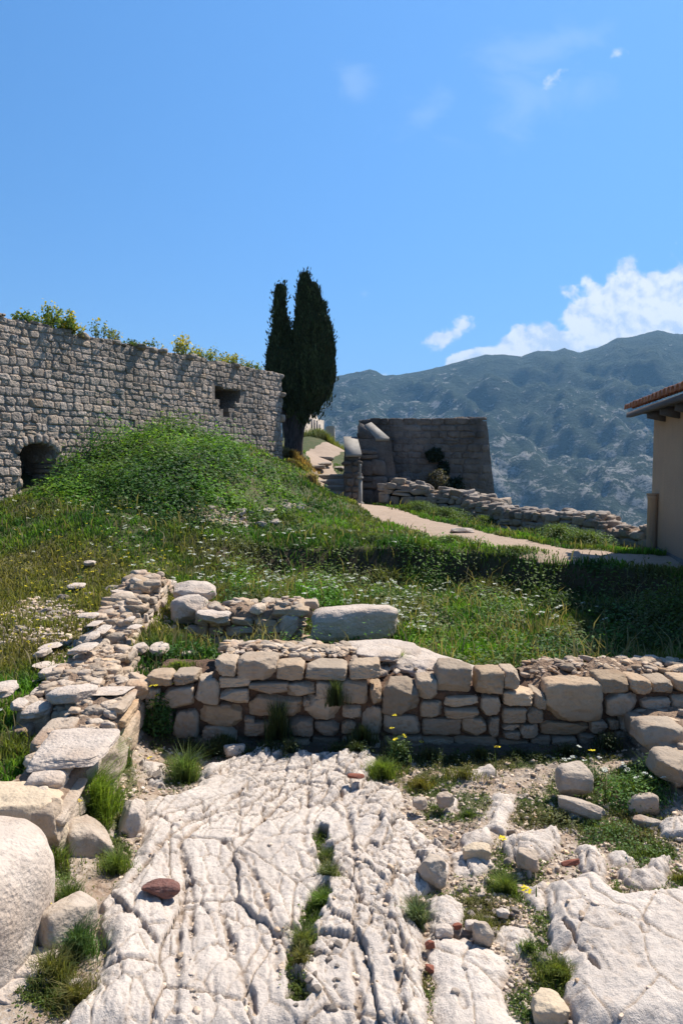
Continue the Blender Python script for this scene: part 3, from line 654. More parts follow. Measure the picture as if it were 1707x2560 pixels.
# ------------------------------------------------------------------ masonry: the front wall of the room
YW = 5.40
r5 = lambda x, y: (400 + x / 2.412, 1400 + y / 2.412)
r6 = lambda x, y: (900 + x / 1.943, 1250 + y / 1.943)
L5 = [(330,610,455,710),(460,600,705,735),(695,630,868,740),(872,640,1120,735),(1135,630,1330,720),(350,715,540,780),(365,780,530,865),(208,725,358,880),(75,695,218,765),(-85,695,68,765),
      (535,745,775,812),(770,742,932,828),(935,735,1045,850),(1050,720,1250,868),(1262,770,1337,872),(-5,775,205,905),(235,882,500,1010),(525,825,862,950),(870,825,1082,970),(1095,880,1215,970),
      (1340,750,1560,935),(80,915,235,1080),(245,1010,470,1125),(510,975,670,1060),(775,950,920,1055),(925,980,1080,1070),(1095,975,1180,1050),(1215,885,1337,1060),(1345,940,1568,1055),
      (505,950,570,990),(860,835,905,885),(365,868,430,895),(675,965,770,1060),(-85,775,-8,900),(-85,905,75,1075),(255,1130,420,1200),(430,1120,640,1200),(650,1070,900,1180),(905,1075,1090,1180),(1095,1060,1330,1170),(1340,1062,1560,1165),(-60,1080,245,1190)]
L6 = [(275,875,372,970),(375,812,545,948),(290,978,405,1064),(410,960,580,1010),(410,1012,580,1060),(590,960,687,1052),(568,840,700,955),(700,835,780,930),(695,935,845,1005),(848,945,905,1020),(690,1010,810,1088),(812,1012,893,1088),
      (900,885,1182,1080),(1195,945,1350,1057),(1162,865,1312,942),(1315,875,1415,950),(1420,885,1530,950),(1370,965,1510,1035),(1515,955,1660,1060),(1535,880,1680,950),(303,1065,493,1150),(497,1058,615,1152),(620,1062,682,1152),
      (690,1090,775,1122),(775,1093,865,1162),(695,1124,773,1162),(870,1088,1112,1150),(1118,1075,1205,1137),(1207,1068,1262,1118),(1262,1062,1345,1130),(1350,1040,1500,1125),(120,1062,298,1145),
      (150,1150,298,1212),(300,1155,455,1212),(460,1155,668,1212),(680,1165,828,1220),(832,1150,925,1212),(928,1155,1055,1215),(1060,1142,1150,1212),(1153,1138,1240,1200),(1242,1130,1330,1190),(1335,1130,1480,1200),
      (150,1215,330,1270),(335,1215,560,1275),(565,1218,690,1270),(695,1222,830,1275),(835,1216,1000,1275),(1005,1218,1200,1280),(1205,1205,1400,1270),(1510,1065,1660,1130)]
rects = []
for L, fn in ((L5, r5), (L6, r6)):
    for x0, y0, x1, y1 in L:
        u0, v0 = fn(x0, y0); u1, v1 = fn(x1, y1)
        a = P(u0, (v0 + v1) / 2, YW); b2 = P(u1, (v0 + v1) / 2, YW); t_ = P((u0 + u1) / 2, v0, YW); bt = P((u0 + u1) / 2, v1, YW)
        rects.append(((a[0] + b2[0]) / 2, (t_[2] + bt[2]) / 2, (b2[0] - a[0]) / 2, (t_[2] - bt[2]) / 2))
rects = np.array(rects)
FW_TOP = lambda x: np.interp(x, [-1.6, -1.03, -.98, .05, .22, .9, 1.35, 1.6, 3.4], [.50, .50, .62, .60, .45, .47, .33, .45, .47])
def core_wall(A, B, thick, z0, topfn, res=.035, rough=.02, seed=1, side=1, nsec=None, sink=.02):
    """solid rubble core between A and B: front face on the right-hand side of A->B offset inwards"""
    A = np.array(A, float); B = np.array(B, float); L = np.linalg.norm(B - A); d = (B - A) / L; nrm = np.array([-d[1], d[0]]) * side
    n = max(int(L / res), 4); s = np.linspace(0, L, n); zt = topfn(s); zb = z0(s) if callable(z0) else np.full(n, z0)
    nf = max(int((zt - zb).max() / res), 3); nt = max(int(thick / res), 3); sec = []
    for i in range(nf): t = i / (nf); sec.append((np.full(n, 0.0), zb + (zt - zb) * t))
    for i in range(nt + 1): t = i / nt; sec.append((np.full(n, t * thick), zt + .04 * np.sin(t * 3.14)))
    for i in range(nf): t = 1 - (i + 1) / nf; sec.append((np.full(n, thick), zb + (zt - zb) * t))
    off = np.stack([a for a, _ in sec], 1); zz_ = np.stack([z for _, z in sec], 1)
    Pt = np.stack([A[0] + d[0] * s[:, None] + nrm[0] * off, A[1] + d[1] * s[:, None] + nrm[1] * off, zz_], -1)
    nz = fbm3(Pt * 9 + seed, 3, seed); nz2 = fbm3(Pt * 26 + seed, 2, seed + 3)
    Pt[..., 2] += (nz * rough * 1.4 + nz2 * rough * .7) * (off > 0) * (off < thick)
    Pt[..., 0] += nrm[0] * nz * rough; Pt[..., 1] += nrm[1] * nz * rough
    # pinch ends shut
    e0 = Pt[:1].copy(); e0[..., :2] = (A + nrm * thick * .5)[None, None]; e1 = Pt[-1:].copy(); e1[..., :2] = (B + nrm * thick * .5)[None, None]
    e0[..., 2] = np.minimum(e0[..., 2], zt[0]); e1[..., 2] = np.minimum(e1[..., 2], zt[-1])
    Pt = np.concatenate([e0, Pt, e1], 0)
    V, Q_ = gridmesh(Pt); return V, Q_
def tri(v, q, c_=None):
    t = np.concatenate([q[:, [0, 1, 2]], q[:, [0, 2, 3]]]); return v, t, (np.ones((len(v), 3)) if c_ is None else c_)

fw = empty('front_wall', (.6, YW, 0), 'long low wall of squared pale stones across the middle of the ruined room', 'stone wall')
cs = np.c_[rects[:, 0], np.full(len(rects), YW + .125) + rng.uniform(-.022, .018, len(rects)), rects[:, 1]]
hs = np.c_[rects[:, 2] * .98, np.full(len(rects), .13), rects[:, 3] * .97]
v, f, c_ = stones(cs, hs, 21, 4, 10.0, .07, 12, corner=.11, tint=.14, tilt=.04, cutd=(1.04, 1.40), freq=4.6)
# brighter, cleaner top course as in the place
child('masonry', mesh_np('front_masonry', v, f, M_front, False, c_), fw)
v, q = core_wall((-1.5, YW + .06), (3.3, YW + .06), .74, -.12, lambda s: FW_TOP(s - 1.5) - .035, rough=.03, seed=4)
child('mortar_core', mesh_np('front_core', v, q, M_mortar, True), fw)
# rubble on top of the core
def scatter_stones(n, fn, size, seed, flat=.6, sub=2, **kw):
    r = np.random.default_rng(seed); xy = fn(r, n); sz = size[0] * (size[1] / size[0]) ** (r.uniform(0, 1, n) ** 2.0)
    hs_ = np.c_[sz, sz * r.uniform(.6, 1, n), sz * flat * r.uniform(.6, 1.1, n)]
    return xy, hs_, r.uniform(0, 6.28, n)
r_ = np.random.default_rng(5); n = 420
xx = r_.uniform(-.98, .38, n); yy = YW + .28 + r_.uniform(0, 1, n) * .55
xx2 = r_.uniform(1.55, 3.1, 230); yy2 = YW + .26 + r_.uniform(0, 1, 230) * .5
xx = np.r_[xx, xx2, r_.uniform(.2, 1.55, 60)]; yy = np.r_[yy, yy2, YW + .3 + r_.uniform(0, 1, 60) * .4]
hump = .035 * np.exp(-((xx - 2.35) / .38) ** 2) + .03 * np.exp(-((xx - 1.75) / .14) ** 2)
sz = .012 * (4.0 ** (r_.uniform(0, 1, len(xx)) ** 2.4))
zz0 = FW_TOP(xx) + .0 + .04 * np.sin((yy - YW - .06) / .74 * 3.14) + hump
v, f, c_ = stones(np.c_[xx, yy, zz0], np.c_[sz * 1.4, sz, sz * .6], 33, 2, 7, .12, 8, rz=r_.uniform(0, 6.28, len(xx)), tilt=.3, tint=.2)
child('rubble_fill', mesh_np('front_rubble', v, f, M_rubble, False, c_), fw)
# earth hump on the right part of the wall
gx, gy = np.meshgrid(np.linspace(1.5, 3.2, 90), np.linspace(YW + .14, YW + .82, 40), indexing='ij')
ed = np.sin(np.clip((gy - YW - .14) / .68, 0, 1) * np.pi) ** .4
hz_ = (.44 + ed * (.03 + .065 * np.exp(-((gx - 2.35) / .36) ** 2) + .05 * np.exp(-((gx - 1.72) / .15) ** 2)) * sst(1.5, 1.64, gx) + ed * (.05 * fbm2(gx * 7, gy * 7, 4, 3) + .03 * fbm2(gx * 22, gy * 22, 3, 6)) - .1 * (1 - ed))
v, q = gridmesh(np.stack([gx, gy, hz_], -1)); child('earth_heap', mesh_np('earth_heap', v, q, M_soil, True), fw)

# ------------------------------------------------------------------ general ruined stone walls
def coursed(L, z0, z1f, hm, wm, seed, skip=None, jit=.25):
    """irregular courses -> list of (s, z, half width, half height)"""
    r = np.random.default_rng(seed); out_ = []; z = z0 if not callable(z0) else None; zc = float(z0)
    while True:
        h = hm * r.uniform(.75, 1.3); s = -r.uniform(0, wm); top = False
        while s < L:
            wd = wm * r.uniform(.6, 1.55); sm = s + wd / 2
            if zc + h * .8 < z1f(sm):
                top = True
                hh_ = h
                if r.uniform() < .16 and wd > wm * 1.1:      # two thin stones instead of one
                    out_ += [(sm, zc + h * .27, wd / 2, h * .25), (sm, zc + h * .76, wd / 2, h * .23)]
                else:
                    out_.append((sm, zc + hh_ / 2, wd / 2, hh_ / 2))
            s += wd
        zc += h
        if not top: break
    o = np.array(out_)
    if skip is not None: o = o[~skip(o[:, 0], o[:, 1], o[:, 2], o[:, 3])]
    return o
def ruin(name, A, B, thick, z0, ztop, hm, wm, seed, label, mat=None, sub=3, rubble=120, matr=None, cap=True, rsize=.03, corem=None, face='right', noise_top=.05, group=None, depth=.11, cat='stone wall', ends=True, gap=.0):
    """low wall of irregular stones: masonry face(s), earth core, rubble along its top. ztop(s)."""
    mat = mat or M_front; matr = matr or M_rubble; A = np.array(A, float); B = np.array(B, float); L = np.linalg.norm(B - A); d = (B - A) / L; nr = np.array([-d[1], d[0]])
    root = empty(name, (A[0], A[1], z0), label, cat, group)
    zt = lambda s: ztop(s) + noise_top * fbm2(np.asarray(s) * 2.6 + seed, np.asarray(s) * 0 + seed, 3, seed)
    V_, q = core_wall(A + nr * (depth * .6), B + nr * (depth * .6), thick - depth * 1.2, z0 - .15, lambda s: zt(s) - .05, rough=.03, seed=seed)
    child('mortar_core', mesh_np(name + '_core', V_, q, corem or M_soil, True), root)
    parts = []
    for sgn, off in ((0, depth * .5), (1, thick - depth * .5)):
        o = coursed(L, z0, zt, hm, wm, seed + sgn); r = np.random.default_rng(seed + 50 + sgn)
        o[:, 1] += .35 * hm * fbm2(o[:, 0] * 1.7, o[:, 1] * 2, 2, seed)
        ct = A[None] + d[None] * o[:, :1] + nr[None] * (off + r.uniform(-.02, .02, (len(o), 1)))
        parts.append(stones(np.c_[ct, o[:, 1]], np.c_[o[:, 2] * .96, np.full(len(o), depth * .62) * r.uniform(.8, 1.3, len(o)), o[:, 3] * .95], seed + sgn, sub, 8, .08, 8, rz=math.atan2(d[1], d[0]), tilt=.10, corner=.26, tint=.12, cutd=(.9, 1.3)))
    if ends:
        for s_ in (0, L):
            zt_ = float(zt(np.array([s_]))[0]); nz_ = max(int((zt_ - z0) / hm), 1); nk = max(int(thick / wm * 1.3), 1)
            ii, jj = np.meshgrid(np.arange(nk), np.arange(nz_)); ii, jj = ii.ravel(), jj.ravel()
            ct = A[None] + d[None] * s_ + nr[None] * ((ii[:, None] + .5) / nk * thick)
            parts.append(stones(np.c_[ct, z0 + (jj + .5) * (zt_ - z0) / nz_], np.c_[np.full(len(ii), depth * .6), np.full(len(ii), thick / nk / 2), np.full(len(ii), (zt_ - z0) / nz_ / 2)], seed + 9, sub, 8, .08, 7, rz=math.atan2(d[1], d[0]), tilt=.1))
    v, f, c_ = cat_mesh(parts); child('masonry', mesh_np(name + '_masonry', v, f, mat, False, c_), root)
    if rubble:
        ss, tt2 = np.meshgrid(np.linspace(.02, L - .02, max(int(L / .03), 8)), np.linspace(.04, .96, 18), indexing='ij'); eh = zt(ss) - .035 + .05 * np.sin(tt2 * np.pi) + .035 * fbm2(ss * 9, tt2 * thick * 9 + seed, 4, seed) + .02 * fbm2(ss * 28, tt2 * thick * 28, 2, seed) - .10 * (np.abs(tt2 - .5) > .44)
        Pe = np.stack([A[0] + d[0] * ss + nr[0] * tt2 * thick, A[1] + d[1] * ss + nr[1] * tt2 * thick, eh], -1); V_, q = gridmesh(Pe); child('earth_fill', mesh_np(name + '_earth', V_, q, M_soil, True), root)
        r = np.random.default_rng(seed + 77); s = r.uniform(0, L, rubble); t = r.uniform(.1, .9, rubble) * thick
        sz = rsize * .5 * (4.0 ** (r.uniform(0, 1, rubble) ** 1.6)); ct = A[None] + d[None] * s[:, None] + nr[None] * t[:, None]
        v, f, c_ = stones(np.c_[ct, zt(s) + .0 + sz * .25], np.c_[sz * 1.4, sz, sz * .42 * (1 + r.uniform(0, 1, rubble))], seed + 3, 2, 7, .12, 8, rz=r.uniform(0, 6.28, rubble), tilt=.25, tint=.16)
        child('loose_top_stones', mesh_np(name + '_rubble', v, f, matr, False, c_), root)
    return root

# left wall of the room, running towards the viewer (inner face towards +x)
lw = lambda s: np.interp(s, [0, .35, .9, 1.15, 1.5, 2.1, 2.3], [.50, .50, .50, .46, .44, .40, .25])
ruin('side_wall', (-1.50, 5.46), (-1.44, 3.42), .66, -.05, lw, .125, .24, 41, 'thick rubble wall running toward the viewer along the room\'s left edge', mat=M_white, rubble=190, rsize=.045, sub=3) if False else None
ruin('side_wall', (-1.46, 3.62), (-1.50, 5.50), .40, -.05, lambda s: lw(1.85 - s), .17, .33, 41, 'thick rubble wall of pale stones along the left edge of the ruined room', mat=M_rubble, rubble=150, rsize=.022, sub=4, noise_top=.09, depth=.13)
# right wall
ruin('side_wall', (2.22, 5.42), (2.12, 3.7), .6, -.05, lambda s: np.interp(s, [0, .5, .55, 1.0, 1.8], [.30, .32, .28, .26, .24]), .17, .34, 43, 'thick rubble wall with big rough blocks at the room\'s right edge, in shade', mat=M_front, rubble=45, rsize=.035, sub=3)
# second room: small fragment with a big rounded end stone
fB0, fB1 = P(505, 1600, 7.55), P(742, 1600, 7.55)
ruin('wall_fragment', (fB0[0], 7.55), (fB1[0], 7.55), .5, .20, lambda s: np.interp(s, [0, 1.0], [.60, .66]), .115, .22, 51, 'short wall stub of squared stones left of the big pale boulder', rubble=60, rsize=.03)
# rubble line on the left, far side of the thick corner
Ra, Rb = P(225, 1590, 6.9), P(385, 1490, 8.6)
ruin('collapsed_wall', (-1.95, 6.3), (-2.12, 8.7), .42, .34, lambda s: np.interp(s, [0, .5, 1.2, 2.3], [.50, .60, .74, .80]), .085, .19, 57, 'collapsed wall of small flat stones and red earth at the meadow\'s edge', mat=M_rubble, rubble=230, rsize=.042, sub=3, corem=M_soil, noise_top=.16)
# corner block where both walls meet: broad rubble platform
plat = ruin('rubble_platform', (-1.80, 4.95), (-1.80, 6.25), .48, .25, lambda s: np.interp(s, [0, .3, 1.2], [.46, .52, .56]), .12, .24, 61, 'broad heap of pale rubble and brown earth where two low walls meet', mat=M_rubble, rubble=420, rsize=.022, sub=3, cat='rubble heap', noise_top=.09)

# ------------------------------------------------------------------ single boulders and slabs (each a thing)
def rock(name, c0, h, seed, label, mat=None, rz=0, sub=4, p=6.0, amp=.10, cuts=10, cat='boulder', group=None, tilt=.12, corner=.22, cutd=(.85, 1.2), freq=2.0):
    v, f, c_ = stones([(0, 0, 0)], [h], seed, sub, p, amp, cuts, rz=[rz], tilt=tilt, corner=corner, tint=.0, cutd=cutd, freq=freq)
    o = link(name, mesh_np(name, v, f, mat or M_white, sub > 4, c_), loc=c0)
    return tag(o, label, cat, group)
def rock_px(name, box_, y, dep, seed, label, **kw):
    u0, v0, u1, v1 = box_; a = P(u0, (v0 + v1) / 2, y); b2 = P(u1, (v0 + v1) / 2, y); t_ = P((u0 + u1) / 2, v0, y + dep * .3); bt = P((u0 + u1) / 2, v1, y - dep * .5)
    cx = (a[0] + b2[0]) / 2
    zb = bt[2]; zt = t_[2]
    return rock(name, (cx, y, (zb + zt) / 2), ((b2[0] - a[0]) / 2, dep / 2, (zt - zb) / 2), seed, label, **kw)
q5 = lambda a, b_, c_, d: (*r5(a, b_), *r5(c_, d))
q6 = lambda a, b_, c_, d: (*r6(a, b_), *r6(c_, d))
r7 = lambda x, y: (x / 1.8447, 1650 + y / 1.8447)
q7 = lambda a, b_, c_, d: (*r7(a, b_), *r7(c_, d))
r8 = lambda x, y: (850 + x / 1.8296, 1850 + y / 1.8296)
q8 = lambda a, b_, c_, d: (*r8(a, b_), *r8(c_, d))
rock_px('boulder', q5(940, 262, 1400, 520), 7.5, .45, 3, 'large long pale boulder lying in the grass behind the low wall', p=4.5, amp=.07, sub=5, cuts=6, cutd=(.9, 1.15))
rock_px('boulder', q5(60, 200, 270, 400), 7.85, .4, 14, 'big rough block under a rounded stone, left of the wall stub', p=4, sub=4)
rock_px('boulder', q5(90, 125, 340, 265), 8.1, .4, 6, 'rounded pale boulder topping the block left of the wall stub', p=3, sub=4)
rock_px('corner_stone', q5(720, 270, 850, 520), 7.7, .42, 8, 'big rounded end stone closing the short wall stub', p=4.5, amp=.06, cat='stone')
rock_px('stone', q5(215, 300, 415, 395), 7.5, .3, 9, 'tilted flat block on the left end of the short wall stub', cat='stone', p=5)
rock_px('stone', q5(500, 490, 715, 560), 6.1, .25, 10, 'flat pale stone on the back edge of the long wall, above the red earth', cat='stone', p=4)
rock_px('stone', q5(1010, 510, 1190, 578), 6.25, .22, 12, 'bright white flat stone on the wall just below the long boulder', cat='stone', p=4)
rock_px('stone', q5(1175, 508, 1450, 625), 6.0, .42, 13, 'pale flat slab resting beside the notch in the long wall', cat='stone', p=4.5)
rock('rock_slab', (.70, 6.08, .40), (.46, .36, .15), 15, 'broad white rock slab sloping down behind the middle of the long wall', cat='rock slab', rz=-.5, p=5, amp=.13, sub=5, tilt=.0, cuts=12, cutd=(.85, 1.2), freq=3.0).rotation_euler = (0, .15, 0)
rock('rock_slab', (.35, 6.25, .50), (.36, .26, .11), 16, 'smaller white slab beside the tuft behind the notch of the long wall', cat='rock slab', rz=-.3, p=5, amp=.12, sub=4, tilt=.0)
# foreground left
rock('boulder', (-1.63, 2.98, .22), (.38, .40, .36), 17, 'huge smooth pale boulder at the left, nearest to the viewer', p=2.9, amp=.07, cuts=9, sub=5, cutd=(.95, 1.2), tilt=.05)
rock('stone_block', (-1.72, 3.72, .24), (.26, .24, .22), 18, 'yellowish squared block with a stepped top above the huge smooth boulder', mat=M_yellow, cat='stone block', p=5, amp=.07, cuts=5, sub=5, rz=.2)
rock_px('boulder', q7(130, 460, 330, 655), 3.95, .32, 19, 'pale boulder with a shaded front at the near end of the left wall', p=4, cuts=6, amp=.08)
rock_px('boulder', q7(180, 640, 320, 800), 3.72, .24, 22, 'brownish stone wedged under the boulder at the left wall\'s near end', p=3.5, mat=M_yellow)
rock_px('boulder', q7(225, 110, 445, 205), 5.0, .22, 24, 'wide flat-topped grey boulder with a dark front beside the left wall', p=4.2, cuts=6, amp=.07)
rock_px('boulder', q7(115, 190, 245, 275), 4.95, .2, 25, 'small blue-grey boulder below the wide flat-topped one', p=3)
rock_px('boulder', q7(150, 120, 255, 185), 5.25, .2, 26, 'small pale boulder just left of the wide flat-topped one', p=3.5)
rock_px('boulder', q7(-40, 90, 80, 190), 5.1, .3, 27, 'pale boulder half out of view beside the left wall', p=3.5)
rock_px('stone', q7(60, 180, 130, 240), 4.95, .15, 28, 'small pale stone between two boulders outside the left wall', cat='stone')
rock_px('stone', q7(215, 20, 340, 110), 5.75, .3, 29, 'large angular stone on the rubble heap\'s left edge', cat='stone')
rock('slanted_block', (G(400/1.8447, 1650+950/1.8447)[0], G(0, 2160)[1], .10), (.115, .10, .12), 30, 'tilted pale wedge-shaped block in the grass beside the bedrock\'s left edge', mat=M_rubble, cat='stone block', p=6, cuts=5, amp=.05, rz=.5, tilt=.3)
rock('slanted_block', (G(400/1.8447, 1650+1170/1.8447)[0] , 3.10, .10), (.085, .13, .13), 31, 'upright pale split block standing near the huge smooth boulder', mat=M_rubble, cat='stone block', p=5, cuts=5, amp=.05, rz=-.5, tilt=.35)
rock_px('outcrop_stone', q7(555, 640, 665, 925), 4.06, .22, 32, 'tall pale outcrop stone at the left edge of the bedrock', cat='stone', p=4, amp=.09)
rock('stone', (*G(150/1.8447, 1650+1500/1.8447)[:2]-np.array([0,0]), .04), (.10, .09, .07), 34, 'broken pale stone in the grass below the huge smooth boulder', cat='stone')
rock('stone', (*G(60/1.8447, 1650+1560/1.8447)[:2], .03), (.16, .09, .07), 35, 'flat broken stone in the nearest left corner', cat='stone')
rock('stone', (*G(350/1.8447, 1650+1535/1.8447)[:2], .03), (.028, .026, .025), 36, 'single small round cream stone in the near left grass', cat='stone', sub=3)
rock('stone', (*G(1088/1.8447, 1650+455/1.8447)[:2], .05), (.085, .05, .05), 37, 'bluish white angular stone at the shadow\'s edge below the wall', cat='stone', p=6, rz=.4, tilt=.35)
rock('stone', (*G(915, 1868)[:2], .04), (.10, .06, .05), 38, 'bluish pale stone in the shadow at the foot of the wall', cat='stone')
rock('rock_fragment', (*G(748/1.8447, 1650+1165/1.8447)[:2], .125), (.088, .050, .034), 39, 'reddish-brown angular rock lying on the white bedrock', mat=M_brownst, cat='rock', p=3, cuts=9, amp=.1, rz=.1, sub=4)
rock('brick_fragment', (*G(850+72/1.8296, 1850+232/1.8296)[:2], .10), (.055, .026, .014), 40, 'curved red tile fragment at the top of the bedrock', mat=M_brick, cat='brick fragment', rz=-.3, sub=3)
rock('brick_fragment', (*G(850+408/1.8296, 1850+975/1.8296)[:2], .04), (.022, .016, .016), 45, 'bright red brick chip beside the smaller pale slab', mat=M_brick, cat='brick fragment', sub=3, p=9, tilt=.3)
rock('brick_fragment', (*G(850+408/1.8296, 1850+1075/1.8296)[:2], .03), (.018, .016, .014), 46, 'red brick crumb at the left rim of the smaller pale slab', mat=M_brick, cat='brick fragment', sub=3, p=9, tilt=.3)
rock('brick_fragment', (*G(850+535/1.8296, 1850+880/1.8296)[:2], .03), (.022, .014, .012), 47, 'flat orange brick chip next to the white angular stones', mat=M_brick, cat='brick fragment', sub=3, p=9, tilt=.3)
rock('brick_fragment', (*G(850+1050/1.8296, 1850+635/1.8296)[:2], .09), (.045, .02, .012), 48, 'dark red tile sliver on the far rim of the right-hand slab', mat=M_brick, cat='brick fragment', sub=3, p=9, tilt=.3)
rock('stone', (*G(850+625/1.8296, 1850+550/1.8296)[:2], .05), (.075, .045, .045), 49, 'yellowish squared stone in the middle of the gravel', mat=M_yellow, cat='stone', p=6)
rock('stone', (*G(850+420/1.8296, 1850+655/1.8296)[:2], .07), (.07, .07, .07), 50, 'upright grey stone beside the bluish grass tuft', mat=M_rubble, cat='stone', p=3.5, tilt=.3)
rock('stone', (*G(850+855/1.8296, 1850+600/1.8296)[:2], .06), (.055, .055, .055), 52, 'squared pale stone right of the middle grass tuft', mat=M_rubble, cat='stone', p=5)
rock('stone', (*G(850+472/1.8296, 1850+905/1.8296)[:2], .03), (.042, .036, .028), 53, 'white angular stone above the red brick chip', cat='stone', p=5, sub=3)
rock('stone', (*G(850+603/1.8296, 1850+880/1.8296)[:2], .03), (.036, .024, .024), 54, 'flat white stone behind the grey pointed one', cat='stone', p=5, sub=3)
rock('stone', (*G(850+650/1.8296, 1850+930/1.8296)[:2], .05), (.045, .045, .055), 55, 'pointed grey stone behind the smaller pale slab', mat=M_rubble, cat='stone', p=3, sub=4, tilt=.3)
rock('stone', (*G(850+742/1.8296, 1850+818/1.8296)[:2], .03), (.030, .018, .018), 56, 'small bright white chip in the brown moss', cat='stone', sub=3)
rock('stone', (*G(850+955/1.8296, 1850+1265/1.8296)[:2], .03), (.07, .065, .05), 58, 'rounded tan stone at the bottom between both slabs', cat='stone', p=5, cuts=14, amp=.14, mat=M_yellow)
rock('stone', (*G(850+1070/1.8296, 1850+260/1.8296)[:2], .11), (.12, .09, .09), 59, 'big squared pale block half hidden in weeds below the right wall', mat=M_rubble, cat='stone block', p=5, rz=.2, tilt=.2)
rock('stone', (*G(850+1380/1.8296, 1850+345/1.8296)[:2], .07), (.09, .05, .07), 60, 'grey squared stone in the green weeds on the right', mat=M_rubble, cat='stone', p=5.5)
rock('stone', (*G(850+1100/1.8296, 1850+350/1.8296)[:2], .06), (.13, .045, .04), 62, 'long narrow pale stone lying aslant below the squared block', mat=M_rubble, cat='stone', rz=-.5)
rock('stone', (*G(850+1400/1.8296, 1850+405/1.8296)[:2], .04), (.08, .04, .03), 63, 'flat white stone under the grey squared one in the weeds', mat=M_rubble, cat='stone', rz=-.4)
rock('stone', (*G(850+480/1.8296, 1850+305/1.8296)[:2], .05), (.055, .045, .04), 64, 'pale stone in the brown moss near the top of the bedrock', mat=M_rubble, cat='stone')
rock('stone', (*G(850+365/1.8296, 1850+315/1.8296)[:2], .04), (.04, .035, .03), 65, 'small pale stone beside the end of the bedrock', mat=M_rubble, cat='stone', sub=3)
# right wall big blocks
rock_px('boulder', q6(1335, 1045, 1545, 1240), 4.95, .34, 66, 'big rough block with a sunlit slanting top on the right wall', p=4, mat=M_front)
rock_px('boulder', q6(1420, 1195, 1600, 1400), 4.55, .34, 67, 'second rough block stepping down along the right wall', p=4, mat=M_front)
# stones in the second room and meadow
for i, (bx, y, lb) in enumerate([
    (q7(605, 665-640, 700, 740-640), 6.6, 'pale upright stone behind the left corner of the long wall'),]): pass
rZ = lambda x, y: (x / 3.2667, 1380 + y / 3.2667)
for i, (x0, y0, x1, y1, lb) in enumerate([(1095,730,1205,860,'rough pale stone behind the left corner of the long wall'),(1235,730,1380,860,'lichened white boulder in the grass of the second room'),(1480,790,1568,865,'rounded stone right of the lichened white boulder'),
     (700,65,775,120,'lone white stone out in the meadow'),(1370,230,1440,290,'small white stone beside the rounded boulder'),(570,250,690,310,'whitest flat stone of the scree in the meadow'),
     (655,485,795,560,'flat pale slab crowning the collapsed wall'),(725,565,830,610,'second flat slab below the crowning one of the collapsed wall'),(800,610,890,670,'bright small block at the front of the collapsed wall'),
     (1060,590,1155,640,'pale stone jutting out over the grass from the collapsed wall'),(1030,520,1095,585,'leaning stone at the grass side of the collapsed wall'),(345,740,490,805,'flat grey stone at the left end of the rubble'),
     (300,780,400,880,'rough tan stone below the flat grey one'),(925,300,1040,360,'pale flat stone near the top of the collapsed wall'),(590,740,770,850,'pale stepped block between collapsed wall and rubble heap'),
     (720,650,805,730,'upright cream block in the collapsed wall'),(290,895,430,960,'flat stone in the grass left of the rubble heap'),(1055,250,1240,330,'long pale slab at the far end of the collapsed wall'),
     (300,1005,415,1060,'small grey slab left of the rubble heap'),(130,1885,190,1925,'tiny white stone in the grass by the near boulder')]):
    u0, v0 = rZ(x0, y0); u1, v1 = rZ(x1, y1); vb = v1
    yy_ = np.linspace(4, 12, 200); zz_ = base_z(np.interp(yy_, yy_, yy_) * 0 + (( (u0+u1)/2 - CU) / F) * yy_, yy_); up_ = proj(((u0+u1)/2 - CU) / F * yy_, yy_, zz_ + (.22 if 5 < i < 18 and i not in (11, 12, 16) else .02))[1]
    yk = float(np.interp(-vb, -up_, yy_)); rock_px('stone', (u0, v0, u1, v1), yk + .06, .13 + .001 * (x1 - x0), 200 + i, lb, cat='stone', p=4.5, sub=3)

for bx, y_, dp_, sd_, lb in [((325, 1490, 905, 1770), 4.12, .42, 471, 'broad pinkish flat-topped block capping the near part of the left wall'), ((500, 1448, 850, 1540), 4.55, .28, 472, 'thin ledge-like slab behind the broad pinkish block of the left wall'), ((760, 1100, 1060, 1190), 5.1, .3, 475, 'flat rough slab in the rubble near the inner corner')]:
    u0, v0 = rZ(*bx[:2]); u1, v1 = rZ(*bx[2:]); rock_px('stone_block', (u0, v0, u1, v1), y_, dp_, sd_, lb, cat='stone block', p=7, cuts=9, amp=.08, sub=5, cutd=(.95, 1.3))
# loose stones: small repeats sharing meshes
protos = []
for i in range(10):
    v, f, c_ = stones([(0, 0, 0)], [(1, random.uniform(.7, .95), random.uniform(.45, .7))], 300 + i, 3, random.choice([4, 6, 8]), .10, 11, corner=.3, tint=0, cutd=(.7, 1.1), freq=2.2)
    protos.append(mesh_np('loose_stone_mesh', v, f, M_white, False, c_))
def strew(n, pts_fn, smin, smax, label, group, seed, cat='stone', name='loose_stone', pw=2.0, zoff=.15):
    r = np.random.default_rng(seed); xy = pts_fn(r, n); z = zat(xy[:, 0], xy[:, 1])
    for (x, y), zz_ in zip(xy, z):
        s = smin * (smax / smin) ** (r.uniform() ** pw)
        o = link(name, protos[int(r.integers(10))], loc=(x, y, zz_ + s * zoff), rot=(r.normal(0, .2), r.normal(0, .2), r.uniform(0, 6.28))); o.scale = (s, s, s)
        tag(o, label, cat, group)
def in_px(ulo, uhi, vlo, vhi, z=0.0, cond=None):
    def fn(r, n):
        o = []
        while len(o) < n:
            p_ = G(r.uniform(ulo, uhi), r.uniform(vlo, vhi), z)
            if cond is None or cond(p_[0], p_[1]): o.append(p_[:2])
        return np.array(o)
    return fn
notrock = lambda x, y: max(float(sdist(pl, np.array([x]), np.array([y]))[0]) for pl in ROCKS) < .0
